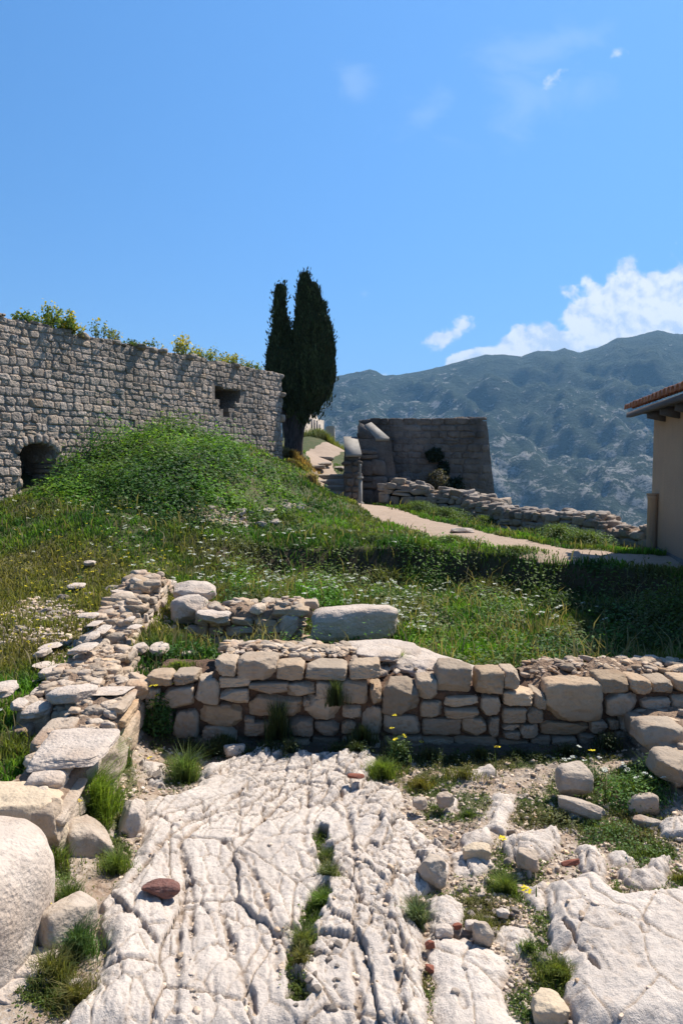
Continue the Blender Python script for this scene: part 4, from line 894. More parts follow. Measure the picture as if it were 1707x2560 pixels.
strew(85, in_px(1020, 1440, 2060, 2420, 0, notrock), .010, .038, 'small pale stone in the gravel between bedrock and right-hand slab', 'small stones in the gravel between the slabs', 1)
strew(30, in_px(1040, 1700, 1950, 2120, 0, notrock), .012, .045, 'small pale stone in the moss below the wall\'s right half', 'small stones in the moss', 2)
strew(26, in_px(740, 860, 2380, 2560, 0), .010, .026, 'small pale stone in the debris beside the grassy crack', 'small stones beside the grassy crack', 3)
strew(16, in_px(330, 480, 1900, 1990, 0), .012, .04, 'small pale stone at the far left corner of the room', 'small stones in the far left corner', 4)
strew(80, lambda r, n: np.c_[-3.0 + r.normal(0, .85, n), 7.5 + r.normal(0, .7, n)], .025, .10, 'flat pale stone in the scree on the thin meadow', 'flat stones of the meadow scree', 5, zoff=.0)
strew(22, lambda r, n: np.c_[-1.9 + r.normal(0, .40, n), 12.6 + r.normal(0, .35, n)], .04, .15, 'weathered stone in the heap low on the grassy mound', 'stones heaped low on the mound', 6, zoff=.25)
strew(12, lambda r, n: np.c_[-.95 + r.normal(0, .22, n), 14.6 + r.normal(0, .30, n)], .05, .20, 'weathered stone in the heap at the mound\'s right foot', 'stones at the mound\'s right foot', 7, zoff=.35)

# gravel, beyond counting
r = np.random.default_rng(12); n = 15000
u = r.uniform(300, 1707, n); v_ = r.uniform(1890, 2600, n); gxy = np.array([G(a, b_)[:2] for a, b_ in zip(u, v_)])
rk_ = ground(gxy[:, 0], gxy[:, 1]); keep = (rk_[1] < .4) | ((rk_[2] > .5) & (r.uniform(0, 1, n) < .25)) | (r.uniform(0, 1, n) < .002)
gxy = gxy[keep]; gz = rk_[0][keep]; s = .0035 * (4.2 ** (r.uniform(0, 1, len(gxy)) ** 1.8))
mx = np.r_[r.normal(-3.05, .9, 2600), r.normal(-1.85, .5, 900)]; my = np.r_[r.normal(7.4, .8, 2600), r.normal(12.4, .3, 900)]; mk_ = bare(mx, my) > .15; mx, my = mx[mk_], my[mk_]
gxy = np.r_[gxy, np.c_[mx, my]]; gz = np.r_[gz, zat(mx, my)]; s = np.r_[s, .008 * 3.5 ** r.uniform(0, 1, len(mx)) ** 1.5]
v, f, c_ = stones(np.c_[gxy, gz + s * .2], np.c_[s * 1.35, s, s * .65], 71, 1, 7, .15, 5, rz=r.uniform(0, 6.28, len(gxy)), tilt=.3, tint=.22)
tag(link('gravel', mesh_np('gravel', v, f, M_white, False, c_)), kind='stuff')

# ------------------------------------------------------------------ the tall grey wall on the left
A0 = np.array([-6.3, 13.3]); D0 = np.array([4.5, 8.7]); LW = np.linalg.norm(D0); D0 = D0 / LW; NB = np.array([-D0[1], D0[0]])  # NB points to the back of the wall
S0 = -3.6                                                    # starts left of the frame
ztopW = lambda s: 4.84 + .06 * fbm2(np.asarray(s) * .9, np.asarray(s) * 0 + .5, 3, 3) + .035 * fbm2(np.asarray(s) * 5, np.asarray(s) * 0, 3, 4) + .05 * sst(1.9, 1.4, np.asarray(s))
def hole(s, z):
    s = s + .10 * fbm2(s * 2.5, z * 3.1, 2, 15) + .0; z = z + .10 * fbm2(s * 3.1 + 9, z * 2.7, 2, 16)
    door = (s > .44) & (s < 1.30) & (z < 2.42 + .17 * np.sqrt(np.clip(1 - ((s - .87) / .43) ** 2, 0, 1))) & (z > .9)
    win = ((s > 6.5) & (s < 7.62) & (z > 3.85) & (z < 4.18)) | ((s > 6.72) & (s < 7.4) & (z > 3.62) & (z < 3.9)) | ((s > 6.85) & (s < 7.15) & (z > 3.38) & (z < 3.9))
    return door | win
bw = empty('fortress_wall', (A0[0], A0[1], 1.3), 'tall grey rubble-stone wall with an arched doorway and a broken opening', 'stone wall')
res = .05; ns, nz = int((LW - S0) / res), int(4.2 / res)
si = S0 + np.arange(ns + 1) * res; zi = .8 + np.arange(nz + 1) * res
sc_, zc_ = np.meshgrid(si[:-1] + res / 2, zi[:-1] + res / 2, indexing='ij')
fill = (zc_ < ztopW(sc_) - .05) & ~hole(sc_, zc_)
TH = 1.1
def wp(s, z, dpt): return np.stack([A0[0] + D0[0] * s + NB[0] * dpt, A0[1] + D0[1] * s + NB[1] * dpt, z], -1)
Vs, Fs = [], []; idx = 0
I, J = np.nonzero(fill); s0, s1, za, zb = si[I], si[I + 1], zi[J], zi[J + 1]
def addq(*pts):
    global idx
    a = np.stack(pts, 1).reshape(-1, 3); Vs.append(a); nq = len(a) // 4; Fs.append(np.arange(nq * 4).reshape(-1, 4) + idx); idx += nq * 4
z0_ = np.zeros(len(I)); addq(wp(s0, za, z0_ + .017), wp(s1, za, z0_ + .017), wp(s1, zb, z0_ + .017), wp(s0, zb, z0_ + .017))
addq(wp(s0, za, z0_ + TH), wp(s0, zb, z0_ + TH), wp(s1, zb, z0_ + TH), wp(s1, za, z0_ + TH))
fp = np.pad(fill, 1)
for di, dj, e in ((1, 0, 'r'), (-1, 0, 'l'), (0, 1, 't'), (0, -1, 'b')):
    bnd = fill & ~fp[1 + di:1 + di + fill.shape[0], 1 + dj:1 + dj + fill.shape[1]]
    i, j = np.nonzero(bnd); o_n = np.zeros(len(i)) + .017; o_f = np.zeros(len(i)) + TH
    if e == 'r': a, b2 = (si[i + 1], zi[j]), (si[i + 1], zi[j + 1])
    if e == 'l': a, b2 = (si[i], zi[j + 1]), (si[i], zi[j])
    if e == 't': a, b2 = (si[i + 1], zi[j + 1]), (si[i], zi[j + 1])
    if e == 'b': a, b2 = (si[i], zi[j]), (si[i + 1], zi[j])
    addq(wp(a[0], a[1], o_n), wp(a[0], a[1], o_f), wp(b2[0], b2[1], o_f), wp(b2[0], b2[1], o_n))
M_gm = stone_mat('grey_mortar', (.30, .25, .205), (.21, .175, .145), (.08, .075, .07), 6, .03, .5, usecol=False, grain=30, worldspace=True)
child('mortar_core', mesh_np('fortress_core', np.concatenate(Vs), np.concatenate(Fs), M_gm), bw)
o = coursed(LW - S0 + .02, .8, lambda s: ztopW(s + S0) - .02, .145, .20, 91)
o[:, 0] += S0; o[:, 1] += .05 * fbm2(o[:, 0] * .9, o[:, 1] * .9, 3, 5)
o = o[(o[:, 0] + o[:, 2] < LW + .06)]
hx = np.zeros(len(o), bool)
for a in (-.75, 0, .75):
    for c_ in (-.7, 0, .7): hx |= hole(o[:, 0] + a * o[:, 2], o[:, 1] + c_ * o[:, 3])
o = o[~hx]; r = np.random.default_rng(8)
ct = A0[None] + D0[None] * o[:, :1] + NB[None] * (.082 + r.uniform(-.012, .012, (len(o), 1)))
parts = [stones(np.c_[ct, o[:, 1]], np.c_[o[:, 2] * .975, np.full(len(o), .09), o[:, 3] * .975], 93, 3, 9, .07, 7, rz=math.atan2(D0[1], D0[0]), tilt=.08, corner=.18, tint=.11, cutd=(1.1, 1.5))]
# end face and reveals of the doorway (right inner side) in the same masonry
def face_stones(s, side, zlo, zhi, d0, d1, seed, hm=.2, wm=.3):
    q = coursed(d1 - d0, zlo, lambda t: zhi + 0 * t, hm, wm, seed); q = q[(q[:, 0] > .02) & (q[:, 0] < d1 - d0)]
    c0 = wp(np.full(len(q), s) + side * .0, q[:, 1], d0 + q[:, 0]); return stones(c0, np.c_[np.full(len(q), .06), q[:, 2] * .96, q[:, 3] * .95], seed, 2, 4.5, .08, 4, rz=math.atan2(D0[1], D0[0]), tilt=.06, tint=.12)
parts.append(face_stones(LW - .03, 1, .9, 4.82, .0, TH, 95)); parts.append(face_stones(1.29, -1, 1.0, 2.5, .1, .85, 96, .26, .42)); parts.append(face_stones(.43, 1, 1.0, 2.4, .1, TH, 97))
# ring of voussoirs over the doorway
th = np.linspace(.12, np.pi - .12, 9); vs = wp(.87 - np.cos(th) * .48, 2.42 + np.sin(th) * .23, np.full(9, .06))
parts.append(stones(vs, np.tile([.07, .10, .10], (9, 1)), 98, 2, 4, .1, 3, rz=math.atan2(D0[1], D0[0])))
v, f, c_ = cat_mesh(parts)
# weathering: darker streaks hanging from the top in places
child('masonry', mesh_np('fortress_masonry', v, f, M_grey, False, c_), bw)
r = np.random.default_rng(10); n = 330; s = r.uniform(S0, LW, n); dp = r.uniform(0.0, TH - .1, n); sz = .035 * 3.2 ** r.uniform(0, 1, n)
v, f, c_ = stones(wp(s, ztopW(s) - .035 + sz * .1, dp), np.c_[sz * 1.7, sz * 1.2, sz * .6], 99, 2, 4, .12, 3, rz=r.uniform(0, 6.28, n), tilt=.15)
child('capping_stones', mesh_np('fortress_cap', v, f, M_grey, True, c_ * .8), bw)
# blocking masonry inside the doorway
v, f = box((0, 0, 0), (1, 1, 1)); c0 = np.array([wp(np.array([a]), np.array([zv]), np.array([dd]))[0] for (a, zv, dd) in [(.30, .8, 1.0), (1.5, .8, 1.0), (1.5, .8, 1.3), (.30, .8, 1.3), (.30, 2.75, 1.0), (1.5, 2.75, 1.0), (1.5, 2.75, 1.3), (.30, 2.75, 1.3)]])
child('doorway_infill', mesh_np('doorway_infill', c0, f, M_gm), bw)
c0 = np.array([wp(np.array([a]), np.array([zv]), np.array([dd]))[0] for (a, zv, dd) in [(6.2, 3.3, 1.12), (7.8, 3.3, 1.12), (7.8, 3.3, 1.3), (6.2, 3.3, 1.3), (6.2, 4.3, 1.12), (7.8, 4.3, 1.12), (7.8, 4.3, 1.3), (6.2, 4.3, 1.3)]])
child('opening_back', mesh_np('opening_back', c0, f, M_gm), bw)

# ------------------------------------------------------------------ tower, gate pillar, gate wall
def frustum(x0, x1, yf, yb, z0, z1t, bat_l=0, bat_r=0, bat_f=0, res=.12, rough=.02, seed=1, crest=None):
    """battered block as a displaced grid box (front, left, right, back, top)"""
    parts = []
    nx, nz_, ny = max(int((x1 - x0) / res), 2), max(int((z1t - z0) / res), 2), max(int((yb - yf) / res), 2)
    def mk(a, b2, fn):
        A_g, B_g = np.meshgrid(np.linspace(0, 1, a + 1), np.linspace(0, 1, b2 + 1), indexing='ij'); return fn(A_g, B_g)
    zf = lambda t: z0 + (z1t - z0) * t
    xl = lambda t: x0 + bat_l * t; xr = lambda t: x1 - bat_r * t; yfr = lambda t: yf + bat_f * t
    G_ = [mk(nx, nz_, lambda a, t: np.stack([xl(t) + (xr(t) - xl(t)) * a, yfr(t), zf(t)], -1)),
          mk(nz_, ny, lambda t, a: np.stack([xl(t), yfr(t) + (yb - yfr(t)) * a, zf(t)], -1)),
          mk(ny, nz_, lambda a, t: np.stack([xr(t), yfr(t) + (yb - yfr(t)) * a, zf(t)], -1)),
          mk(nx, ny, lambda a, t: np.stack([xl(1) + (xr(1) - xl(1)) * a, yfr(1) + (yb - yfr(1)) * t, zf(1) + 0 * a], -1)),
          mk(nz_, nx, lambda t, a: np.stack([xl(t) + (xr(t) - xl(t)) * a, yb + 0 * a, zf(t)], -1))]
    for g in G_:
        nzv = fbm3(g * 1.7 + seed, 4, seed)[..., None] * rough * 2 + fbm3(g * 7 + seed, 2, seed + 1)[..., None] * rough
        g = g + nzv * np.array([.6, 1, .4])
        if crest is not None: g[..., 2] = np.where(g[..., 2] > z1t - .2, g[..., 2] + crest(g[..., 0]) , g[..., 2])
        v, q = gridmesh(g); parts.append(tri(v, q))
    return cat_mesh(parts)
tw = empty('tower', (2.4, 21, .9), 'squat dark stone tower with a leaning right edge, all in shade', 'tower')
TL, TR = P(900, 1052, 21), P(1222, 1052, 21)
v, f, c_ = frustum(TL[0], P(1243, 1257, 21)[0] + .02, 20.95, 24.0, .3, TL[2] - .02, 0, .36, .12, .11, .022, 3, crest=lambda x: .04 * fbm2(x * 3, x * 0, 3, 2) + .10 * sst(3.2, 3.5, x) * (1 - sst(4.0, 4.2, x)) * (.6 + .6 * fbm2(x * 6, x * 0 + 2, 3, 2)))
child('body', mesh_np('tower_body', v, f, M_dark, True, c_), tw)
tw_w = TR[0] - TL[0] - .1; o = coursed(tw_w + .25, 1.2, lambda s: TL[2] + .05 + 0 * s, .22, .34, 19); tq = (o[:, 1] - .3) / (TL[2] - .3); o = o[(o[:, 0] > .15) & (o[:, 0] < tw_w + .22 - .0 * tq)]
tq = (o[:, 1] - .3) / (TL[2] - .3); ok_ = TL[0] + o[:, 0] + o[:, 2] < P(1243, 1257, 21)[0] - .30 * tq; o = o[ok_]; tq = tq[ok_]
v, f, c_ = stones(np.c_[TL[0] + o[:, 0], 20.95 + .11 * tq + .055, o[:, 1]], np.c_[o[:, 2] * .97, np.full(len(o), .075), o[:, 3] * .96], 23, 3, 8, .10, 6, tilt=.03, corner=.12, tint=.10)
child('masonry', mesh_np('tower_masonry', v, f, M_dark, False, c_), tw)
r = np.random.default_rng(3); n = 110; xs = r.uniform(TL[0] + .05, TR[0] - .05, n); sz = .04 * 2 ** r.uniform(0, 1, n)
v, f, c_ = stones(np.c_[xs, 21.12 + r.uniform(0, .35, n), TL[2] + .0 + sz * .2 + .06 * sst(3.2, 3.5, xs)], np.c_[sz * 1.8, sz, sz * .75], 5, 2, 7, .1, 7, rz=r.uniform(-.3, .3, n))
child('crest_stones', mesh_np('tower_crest', v, f, M_darkst, True, c_ * 1.3), tw)
# lower forework in front of the tower, with big rough stones
gw_ = empty('gate_wall', (1.2, 20, 1.0), 'low dark wall of large worn stones in front of the tower', 'stone wall')
GL, GR = P(897, 1095, 20.3), P(980, 1095, 20.3)
v, f, c_ = frustum(GL[0], GR[0] + .25, 20.3, 20.93, .6, GL[2] - .02, 0, .3, .03, .1, .03, 9)
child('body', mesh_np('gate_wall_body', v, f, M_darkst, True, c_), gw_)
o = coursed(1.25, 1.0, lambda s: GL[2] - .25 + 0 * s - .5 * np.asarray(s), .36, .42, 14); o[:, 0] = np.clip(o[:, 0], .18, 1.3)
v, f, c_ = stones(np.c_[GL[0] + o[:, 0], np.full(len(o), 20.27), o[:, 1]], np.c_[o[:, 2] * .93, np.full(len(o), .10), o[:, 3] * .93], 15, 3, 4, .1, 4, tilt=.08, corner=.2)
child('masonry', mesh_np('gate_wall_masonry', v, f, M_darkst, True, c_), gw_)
# sloping coping from tower down to the gate wall
cA, cB = P(909, 1060, 20.6), P(972, 1095, 20.35)
def slab_quad(pts, th):
    pts = np.array(pts, float); lo = pts - np.array([0, 0, th]); V_ = np.concatenate([lo, pts]); return V_, np.array([(0, 3, 2, 1), (4, 5, 6, 7), (0, 1, 5, 4), (1, 2, 6, 5), (2, 3, 7, 6), (3, 0, 4, 7)])
top = [P(911, 1062, 20.62), P(940, 1094, 20.32), P(973, 1094, 20.32), P(928, 1055, 20.92)]
v, f = slab_quad(top, .10); child('sloping_coping', mesh_np('coping', v, f, M_slab), gw_)
v = np.array([P(899, 1056, 20.66), P(911, 1063, 20.64), P(939, 1096, 20.34), P(899, 1096, 20.34)] + [P(899, 1056, 20.66) + [0, .3, 0], P(911, 1063, 20.64) + [0, .28, 0], P(939, 1096, 20.34) + [0, .5, 0], P(899, 1096, 20.34) + [0, .5, 0]])
child('gable', mesh_np('gable', v, f, M_darkst, False, np.ones((8, 3))), gw_)

pil = empty('gate_pillar', (P(880, 1249, 19.5)[0], 19.6, 1.1), 'brown stone pillar with a light sloping slab on top beside the steps', 'pillar')
a, b2 = P(861, 1134, 19.5), P(902, 1134, 19.5); zb = .95
v, f, c_ = frustum(a[0], b2[0] - .02, 19.52, 20.5, zb, a[2] - .06, 0, 0, 0, .08, .025, 12)
child('body', mesh_np('pillar_body', v, f, M_darkst, True, c_), pil)
o = coursed(b2[0] - a[0], zb + .05, lambda s: a[2] - .06 + 0 * s, .16, .24, 17); o = o[(o[:, 0] > .05) & (o[:, 0] < b2[0] - a[0] - .03)]
v, f, c_ = stones(np.c_[a[0] + o[:, 0], np.full(len(o), 19.51), o[:, 1]], np.c_[o[:, 2] * .93, np.full(len(o), .06), o[:, 3] * .92], 18, 2, 4, .1, 4, tilt=.08)
child('masonry', mesh_np('pillar_masonry', v, f, M_darkst, True, c_), pil)
top = [P(864, 1135, 19.42), P(904, 1134, 19.42), P(893, 1092, 20.5), P(859, 1091, 20.5)]
v, f = slab_quad(top, .08); child('sloping_slab', mesh_np('pillar_slab', v, f, M_slab), pil)
v = np.array([[a[0], 19.52, a[2] - .2], [b2[0] - .02, 19.52, a[2] - .2], [b2[0] - .02, 20.5, a[2] - .2], [a[0], 20.5, a[2] - .2], [a[0], 19.52, a[2] - .09], [b2[0] - .02, 19.52, a[2] - .09], [b2[0] - .05, 20.5, P(893, 1092, 20.5)[2] - .09], [a[0], 20.5, P(859, 1091, 20.5)[2] - .09]])
child('wedge', mesh_np('pillar_wedge', v, box((0, 0, 0), (1, 1, 1))[1], M_darkst, False, np.ones((8, 3))), pil)

def lathe(prof, n=20):
    th = np.linspace(0, 2 * np.pi, n + 1); pr = np.array(prof, float)
    return gridmesh(np.stack([pr[:, 0, None] * np.cos(th), pr[:, 0, None] * np.sin(th), np.repeat(pr[:, 1, None], n + 1, 1)], -1))
pb = P(900.5, 1251, 18.9); gz_ = z1(pb[0], 18.9)
po = empty('stone_post', (pb[0], 18.9, gz_ - .03), 'slim pale stone post with a collar standing before the gate pillar', 'post')
v, q = lathe([(0, 0), (.10, 0), (.10, .06), (.065, .09), (.055, .12), (.050, .70), (.0, .70)]); child('shaft', mesh_np('shaft', v + np.array(po.location), q, M_slab, True), po)
v, q = lathe([(0, .70), (.08, .70), (.085, .73), (.075, .75), (0, .75)]); child('collar', mesh_np('collar', v + np.array(po.location), q, M_slab, True), po)
v, q = lathe([(.026, .75), (.024, 1.0), (.034, 1.03), (.028, 1.08), (0, 1.09)]); child('upper_rod', mesh_np('upper_rod', v + np.array(po.location), q, M_slab, True), po)

# steps up to the higher path
M_step = stone_mat('step_stone', (.36, .30, .24), (.27, .22, .18), (.16, .13, .1), 4, .02, .4, grain=40, worldspace=True)
st = empty('stone_steps', (P(800, 1240, 21)[0], 21, 1.1), 'worn flight of broad stone steps climbing past the gate pillar', 'steps')
for i, (u0, u1, vv, yy_) in enumerate([(815, 873, 1232, 19.9), (795, 872, 1216, 20.7), (782, 870, 1201, 21.5), (775, 868, 1187, 22.4)]):
    a, b2 = P(u0, vv, yy_), P(u1, vv, yy_)
    v, f, c_ = stones([((a[0] + b2[0]) / 2, yy_ + .42, a[2] - .11)], [((b2[0] - a[0]) / 2 + .12, .46, .12)], 400 + i, 4, 8, .03, 2, tilt=.01, corner=.04, tint=.05, freq=3)
    child('step', mesh_np('step', v, f, M_step, True, c_), st)
# flat stones in the upper path
for i, (uu, vv, yy_, ww, lb) in enumerate([(812, 1131, 26.5, .36, 'dark flat rock across the top of the upper path'), (806, 1159, 24.6, .30, 'flat rock in the middle of the upper path'), (846, 1149, 25.2, .22, 'rock at the upper path\'s right edge'), (790, 1172, 23.8, .3, 'low rock at the bottom of the upper path'), (826, 1176, 23.3, .3, 'thin flat rock just above the shaded steps')]):
    c0 = P(uu, vv, yy_); rock('path_rock', (c0[0], yy_, z1(c0[0], yy_) + .01), (ww, .25, .07), 420 + i, lb, mat=M_step, cat='rock', sub=3, p=4, tilt=.08)
c0 = P(1170, 1343, 13.1); rock('path_rock', (c0[0] - .05, 13.5, z1(c0[0], 13.5) + .03), (.22, .10, .05), 430, 'flat pale stone lying in the path across the terrace', cat='stone', sub=3, p=5)

# far walls beyond the crest
fwl = empty('far_wall', (P(785, 1090, 36)[0], 36, 2.5), 'distant sunlit wall with slit windows beyond the cypress trunk', 'stone wall')
a, b2 = P(742, 1090, 34), P(810, 1085, 38)
pts = np.linspace(0, 1, 30); zt_ = np.interp(pts, [0, .5, .52, .72, .74, 1], [P(770, 1030, 36)[2] + .15] * 2 + [P(790, 1038, 36)[2] + .05] * 2 + [P(800, 1048, 37)[2]] * 2)
Pt = np.stack([np.stack([a[0] + (b2[0] - a[0]) * pts, a[1] + (b2[1] - a[1]) * pts, pts * 0 + .5], -1), np.stack([a[0] + (b2[0] - a[0]) * pts, a[1] + (b2[1] - a[1]) * pts, zt_], -1),
               np.stack([a[0] - .7 + (b2[0] - a[0]) * pts, a[1] + .2 + (b2[1] - a[1]) * pts, zt_], -1), np.stack([a[0] - .7 + (b2[0] - a[0]) * pts, a[1] + .2 + (b2[1] - a[1]) * pts, pts * 0 + .5], -1)], 1)
Pt = np.concatenate([Pt, Pt[:, :1]], 1); v, q = gridmesh(Pt); cap = np.array([[29 * 5, 29 * 5 + 1, 29 * 5 + 2, 29 * 5 + 3]]); v, f, c_ = tri(v, np.concatenate([q, cap]))
M_far = stone_mat('far_limestone', (.48, .41, .33), (.38, .32, .26), (.25, .2, .16), 3, .03, .4, usecol=False, grain=20, worldspace=True)
child('masonry', mesh_np('far_wall_masonry', v, f, M_far), fwl)
for t_ in (.42, .52, .62, .72, .82):
    cx, cy = a[0] + (b2[0] - a[0]) * t_, a[1] + (b2[1] - a[1]) * t_; zc = float(np.interp(t_, pts, zt_)) - .45
    dd = (b2 - a)[:2]; dd = dd / np.linalg.norm(dd); nn_ = np.array([dd[1], -dd[0]])
    V_ = []
    for z_ in (zc - .28, zc + .2):
        for s_, o_2 in ((-.09, .02), (.09, .02), (.09, -.3), (-.09, -.3)): V_.append([cx + dd[0] * s_ + nn_[0] * o_2, cy + dd[1] * s_ + nn_[1] * o_2, z_])
    child('slit_window', mesh_np('slit', V_, box((0, 0, 0), (1, 1, 1))[1], M_board), fwl)
v, f, c_ = frustum(P(812, 1080, 35)[0], P(839, 1080, 35)[0], 35, 36.2, 1.2, P(825, 1066, 35)[2], .05, .05, 0, .15, .03, 22, crest=lambda x: .08 * fbm2(x * 3, x * 0, 3, 9))
tag(link('far_wall_stub', mesh_np('far_wall_stub', v, f, M_far, True)), 'small square ruined wall stub on the crest left of the gate pillar', 'wall stub')

# ------------------------------------------------------------------ parapet between terrace and valley
M_par = stone_mat('parapet_limestone', (.36, .31, .265), (.25, .215, .185), (.15, .13, .115), 6, .02, .45, grain=36, stain=(2, (.15, .13, .115), .4), worldspace=True)
pa = [(1125, 1268, 18.6), (1250, 1300, 16.6), (1370, 1335, 14.8), (1500, 1365, 13.3), (1612, 1385, 12.3)]
pp = [P(*q)[:2] for q in pa]
ruin('ruined_parapet', pp[0], pp[1], .6, .72, lambda s: np.interp(s, [0, 1, 2.4], [1.12, 1.10, 1.02]), .13, .26, 71, 'first stretch of crumbling parapet right of the tower\'s foot', mat=M_par, matr=M_par, rubble=90, rsize=.07, sub=2, noise_top=.24, corem=M_mortar)
ruin('ruined_parapet', pp[1], pp[2], .6, .62, lambda s: np.interp(s, [0, 1, 2.2], [1.05, 1.03, .98]), .13, .26, 73, 'middle stretch of crumbling parapet above the grassy verge', mat=M_par, matr=M_par, rubble=100, rsize=.07, sub=2, noise_top=.24, corem=M_mortar)
ruin('ruined_parapet', pp[2], pp[3], .6, .55, lambda s: np.interp(s, [0, 1.3, 1.5, 2.2], [1.10, 1.14, .98, .94]), .15, .32, 75, 'stretch of crumbling parapet with flat sunlit top stones near the house', mat=M_par, matr=M_par, rubble=90, rsize=.07, sub=2, noise_top=.06, corem=M_mortar)
ruin('ruined_parapet', pp[3], pp[4], .5, .5, lambda s: np.interp(s, [0, .8, 1.6], [.96, .98, 1.28]), .15, .32, 77, 'last stretch of parapet rising to the corner of the house', mat=M_par, matr=M_par, rubble=20, rsize=.05, sub=2, noise_top=.03, corem=M_plaster)
# rubble wall at the tower's foot
ta, tb, tc_ = P(965, 1262, 19.4), P(1075, 1272, 18.8), P(1235, 1300, 17.6)
ruin('ruined_wall', ta[:2], tb[:2], .7, .85, lambda s: np.interp(s, [0, .7, 1.4], [1.62, 1.55, 1.36]), .2, .32, 81, 'higher broken end of the rubble wall leaning against the tower', mat=M_par, matr=M_par, rubble=40, rsize=.08, sub=2, noise_top=.12, corem=M_darkst)
ruin('ruined_wall', tb[:2], tc_[:2], .7, .80, lambda s: np.interp(s, [0, 1.2, 2.2], [1.36, 1.25, 1.10]), .16, .28, 83, 'long low heap of grey boulders at the tower\'s foot', mat=M_par, matr=M_par, rubble=90, rsize=.09, sub=2, noise_top=.12, corem=M_darkst)

# ------------------------------------------------------------------ the house
HC = np.array([5.18, 12.0]); HE = np.array([-.2, -1.0]); HE /= np.linalg.norm(HE); HI = np.array([-HE[1], HE[0]])   # HE along facade to the viewer, HI into the house (+x)
if HI[0] < 0: HI = -HI
house = empty('house', (HC[0], HC[1], .7), 'small beige plastered house with a red tiled roof at the right edge', 'house')
def hp(s, d, z): p_ = HC + HE * s + HI * d; return [p_[0], p_[1], z]
HL, HD, HZ = 4.6, 4.2, 3.02
V_ = [hp(0, 0, .2), hp(HL, 0, .2), hp(HL, HD, .2), hp(0, HD, .2), hp(0, 0, HZ), hp(HL, 0, HZ), hp(HL, HD, HZ), hp(0, HD, HZ), hp(0, HD / 2, HZ + .75), hp(HL, HD / 2, HZ + .75)]
me = bpy.data.meshes.new('house_wall'); me.from_pydata(V_, [], [(0, 3, 2, 1), (0, 1, 5, 4), (1, 2, 6, 9, 5), (2, 3, 7, 6), (3, 0, 4, 8, 7)]); me.materials.append(M_plaster)
child('wall', me, house)
V_ = [hp(.0, -.02, .2), hp(HL, -.02, .2), hp(HL, .1, .2), hp(0, .1, .2), hp(0, -.02, .83), hp(HL, -.02, .83), hp(HL, .1, .83), hp(0, .1, .83)]
child('plinth', mesh_np('plinth', V_, box((0, 0, 0), (1, 1, 1))[1], M_darkst, False, np.ones((8, 3))), house)
sl_r = .75 / (HD / 2)
ro = link('roof', None, house) if False else None
def roofz(d): return HZ + .19 + d * sl_r
deck = [hp(-.18, -.30, roofz(-.30) - .05), hp(HL + .2, -.30, roofz(-.30) - .05), hp(HL + .2, HD / 2, roofz(HD / 2) - .05), hp(-.18, HD / 2, roofz(HD / 2) - .05)]
v, f = slab_quad(deck, .06); roof = child('roof', mesh_np('roof_deck', v, f, M_board), house)
deck2 = [hp(-.18, HD / 2, roofz(HD / 2) - .05), hp(HL + .2, HD / 2, roofz(HD / 2) - .05), hp(HL + .2, HD + .3, roofz(-.30) - .05), hp(-.18, HD + .3, roofz(-.30) - .05)]
v, f = slab_quad(deck2, .06); rb = bpy.data.objects.new('roof_back', mesh_np('roof_back', v, f, M_tile)); COL.objects.link(rb); rb.parent = roof
tparts = []; s = -.16; ti = 0
while s < HL + .18:
    for j in range(7):
        d0, d1 = -.43 + j * .36, -.43 + (j + 1) * .36 + .06
        if d0 > HD / 2: break
        d1 = min(d1, HD / 2 + .02); ang = np.linspace(0, np.pi, 9); rr0, rr1 = .105, .085
        zb_ = .012 * j % .02 + random.uniform(-.006, .006)
        row = []
        for dd_, rr in ((d0, rr0), (d1, rr1)):
            cz = roofz(dd_) + .005 + (.022 if dd_ == d0 else 0)
            row.append([hp(s + rr * math.cos(a_), dd_, cz + rr * .8 * math.sin(a_) + zb_) for a_ in ang] + [hp(s + (rr - .016) * math.cos(a_), dd_, cz + (rr - .016) * .8 * math.sin(a_) + zb_) for a_ in ang[::-1]] )
        row = np.array(row); row = np.concatenate([row, row[:, :1]], 1); v, q = gridmesh(row); k0 = len(ang)
        capf = np.array([[i, i + 1, 2 * k0 - 2 - i, 2 * k0 - 1 - i] for i in range(k0 - 1)]); tparts.append(tri(v, np.concatenate([q, capf])))
    # channel tile
    ang = np.linspace(np.pi, 2 * np.pi, 6); row = np.array([[hp(s + .1125 + .085 * math.cos(a_), dd_, roofz(dd_) + .035 + .05 * math.sin(a_)) for a_ in ang] for dd_ in (-.33, HD / 2)]); v, q = gridmesh(row); tparts.append(tri(v, q))
    s += .225
v, f, c_ = cat_mesh(tparts); tl = bpy.data.objects.new('roof_tiles', mesh_np('roof_tiles', v, f, M_tile)); COL.objects.link(tl); tl.parent = roof
V_ = [hp(-.42, -.36, HZ - .06), hp(HL, -.36, HZ - .06), hp(HL, -.27, HZ - .06), hp(-.42, -.27, HZ - .06), hp(-.42, -.36, HZ + .02), hp(HL, -.36, HZ + .02), hp(HL, -.27, HZ + .02), hp(-.42, -.27, HZ + .02)]
child('eave_board', mesh_np('eave_board', V_, box((0, 0, 0), (1, 1, 1))[1], M_board), house)
V_ = [hp(-.02, -.27, HZ - .03), hp(HL, -.27, HZ - .03), hp(HL, -.002, HZ - .03), hp(-.02, -.002, HZ - .03), hp(-.02, -.27, HZ + .0), hp(HL, -.27, HZ + .0), hp(HL, -.002, HZ + .05), hp(-.02, -.002, HZ + .05)]
child('soffit', mesh_np('soffit', V_, box((0, 0, 0), (1, 1, 1))[1], M_board), house)
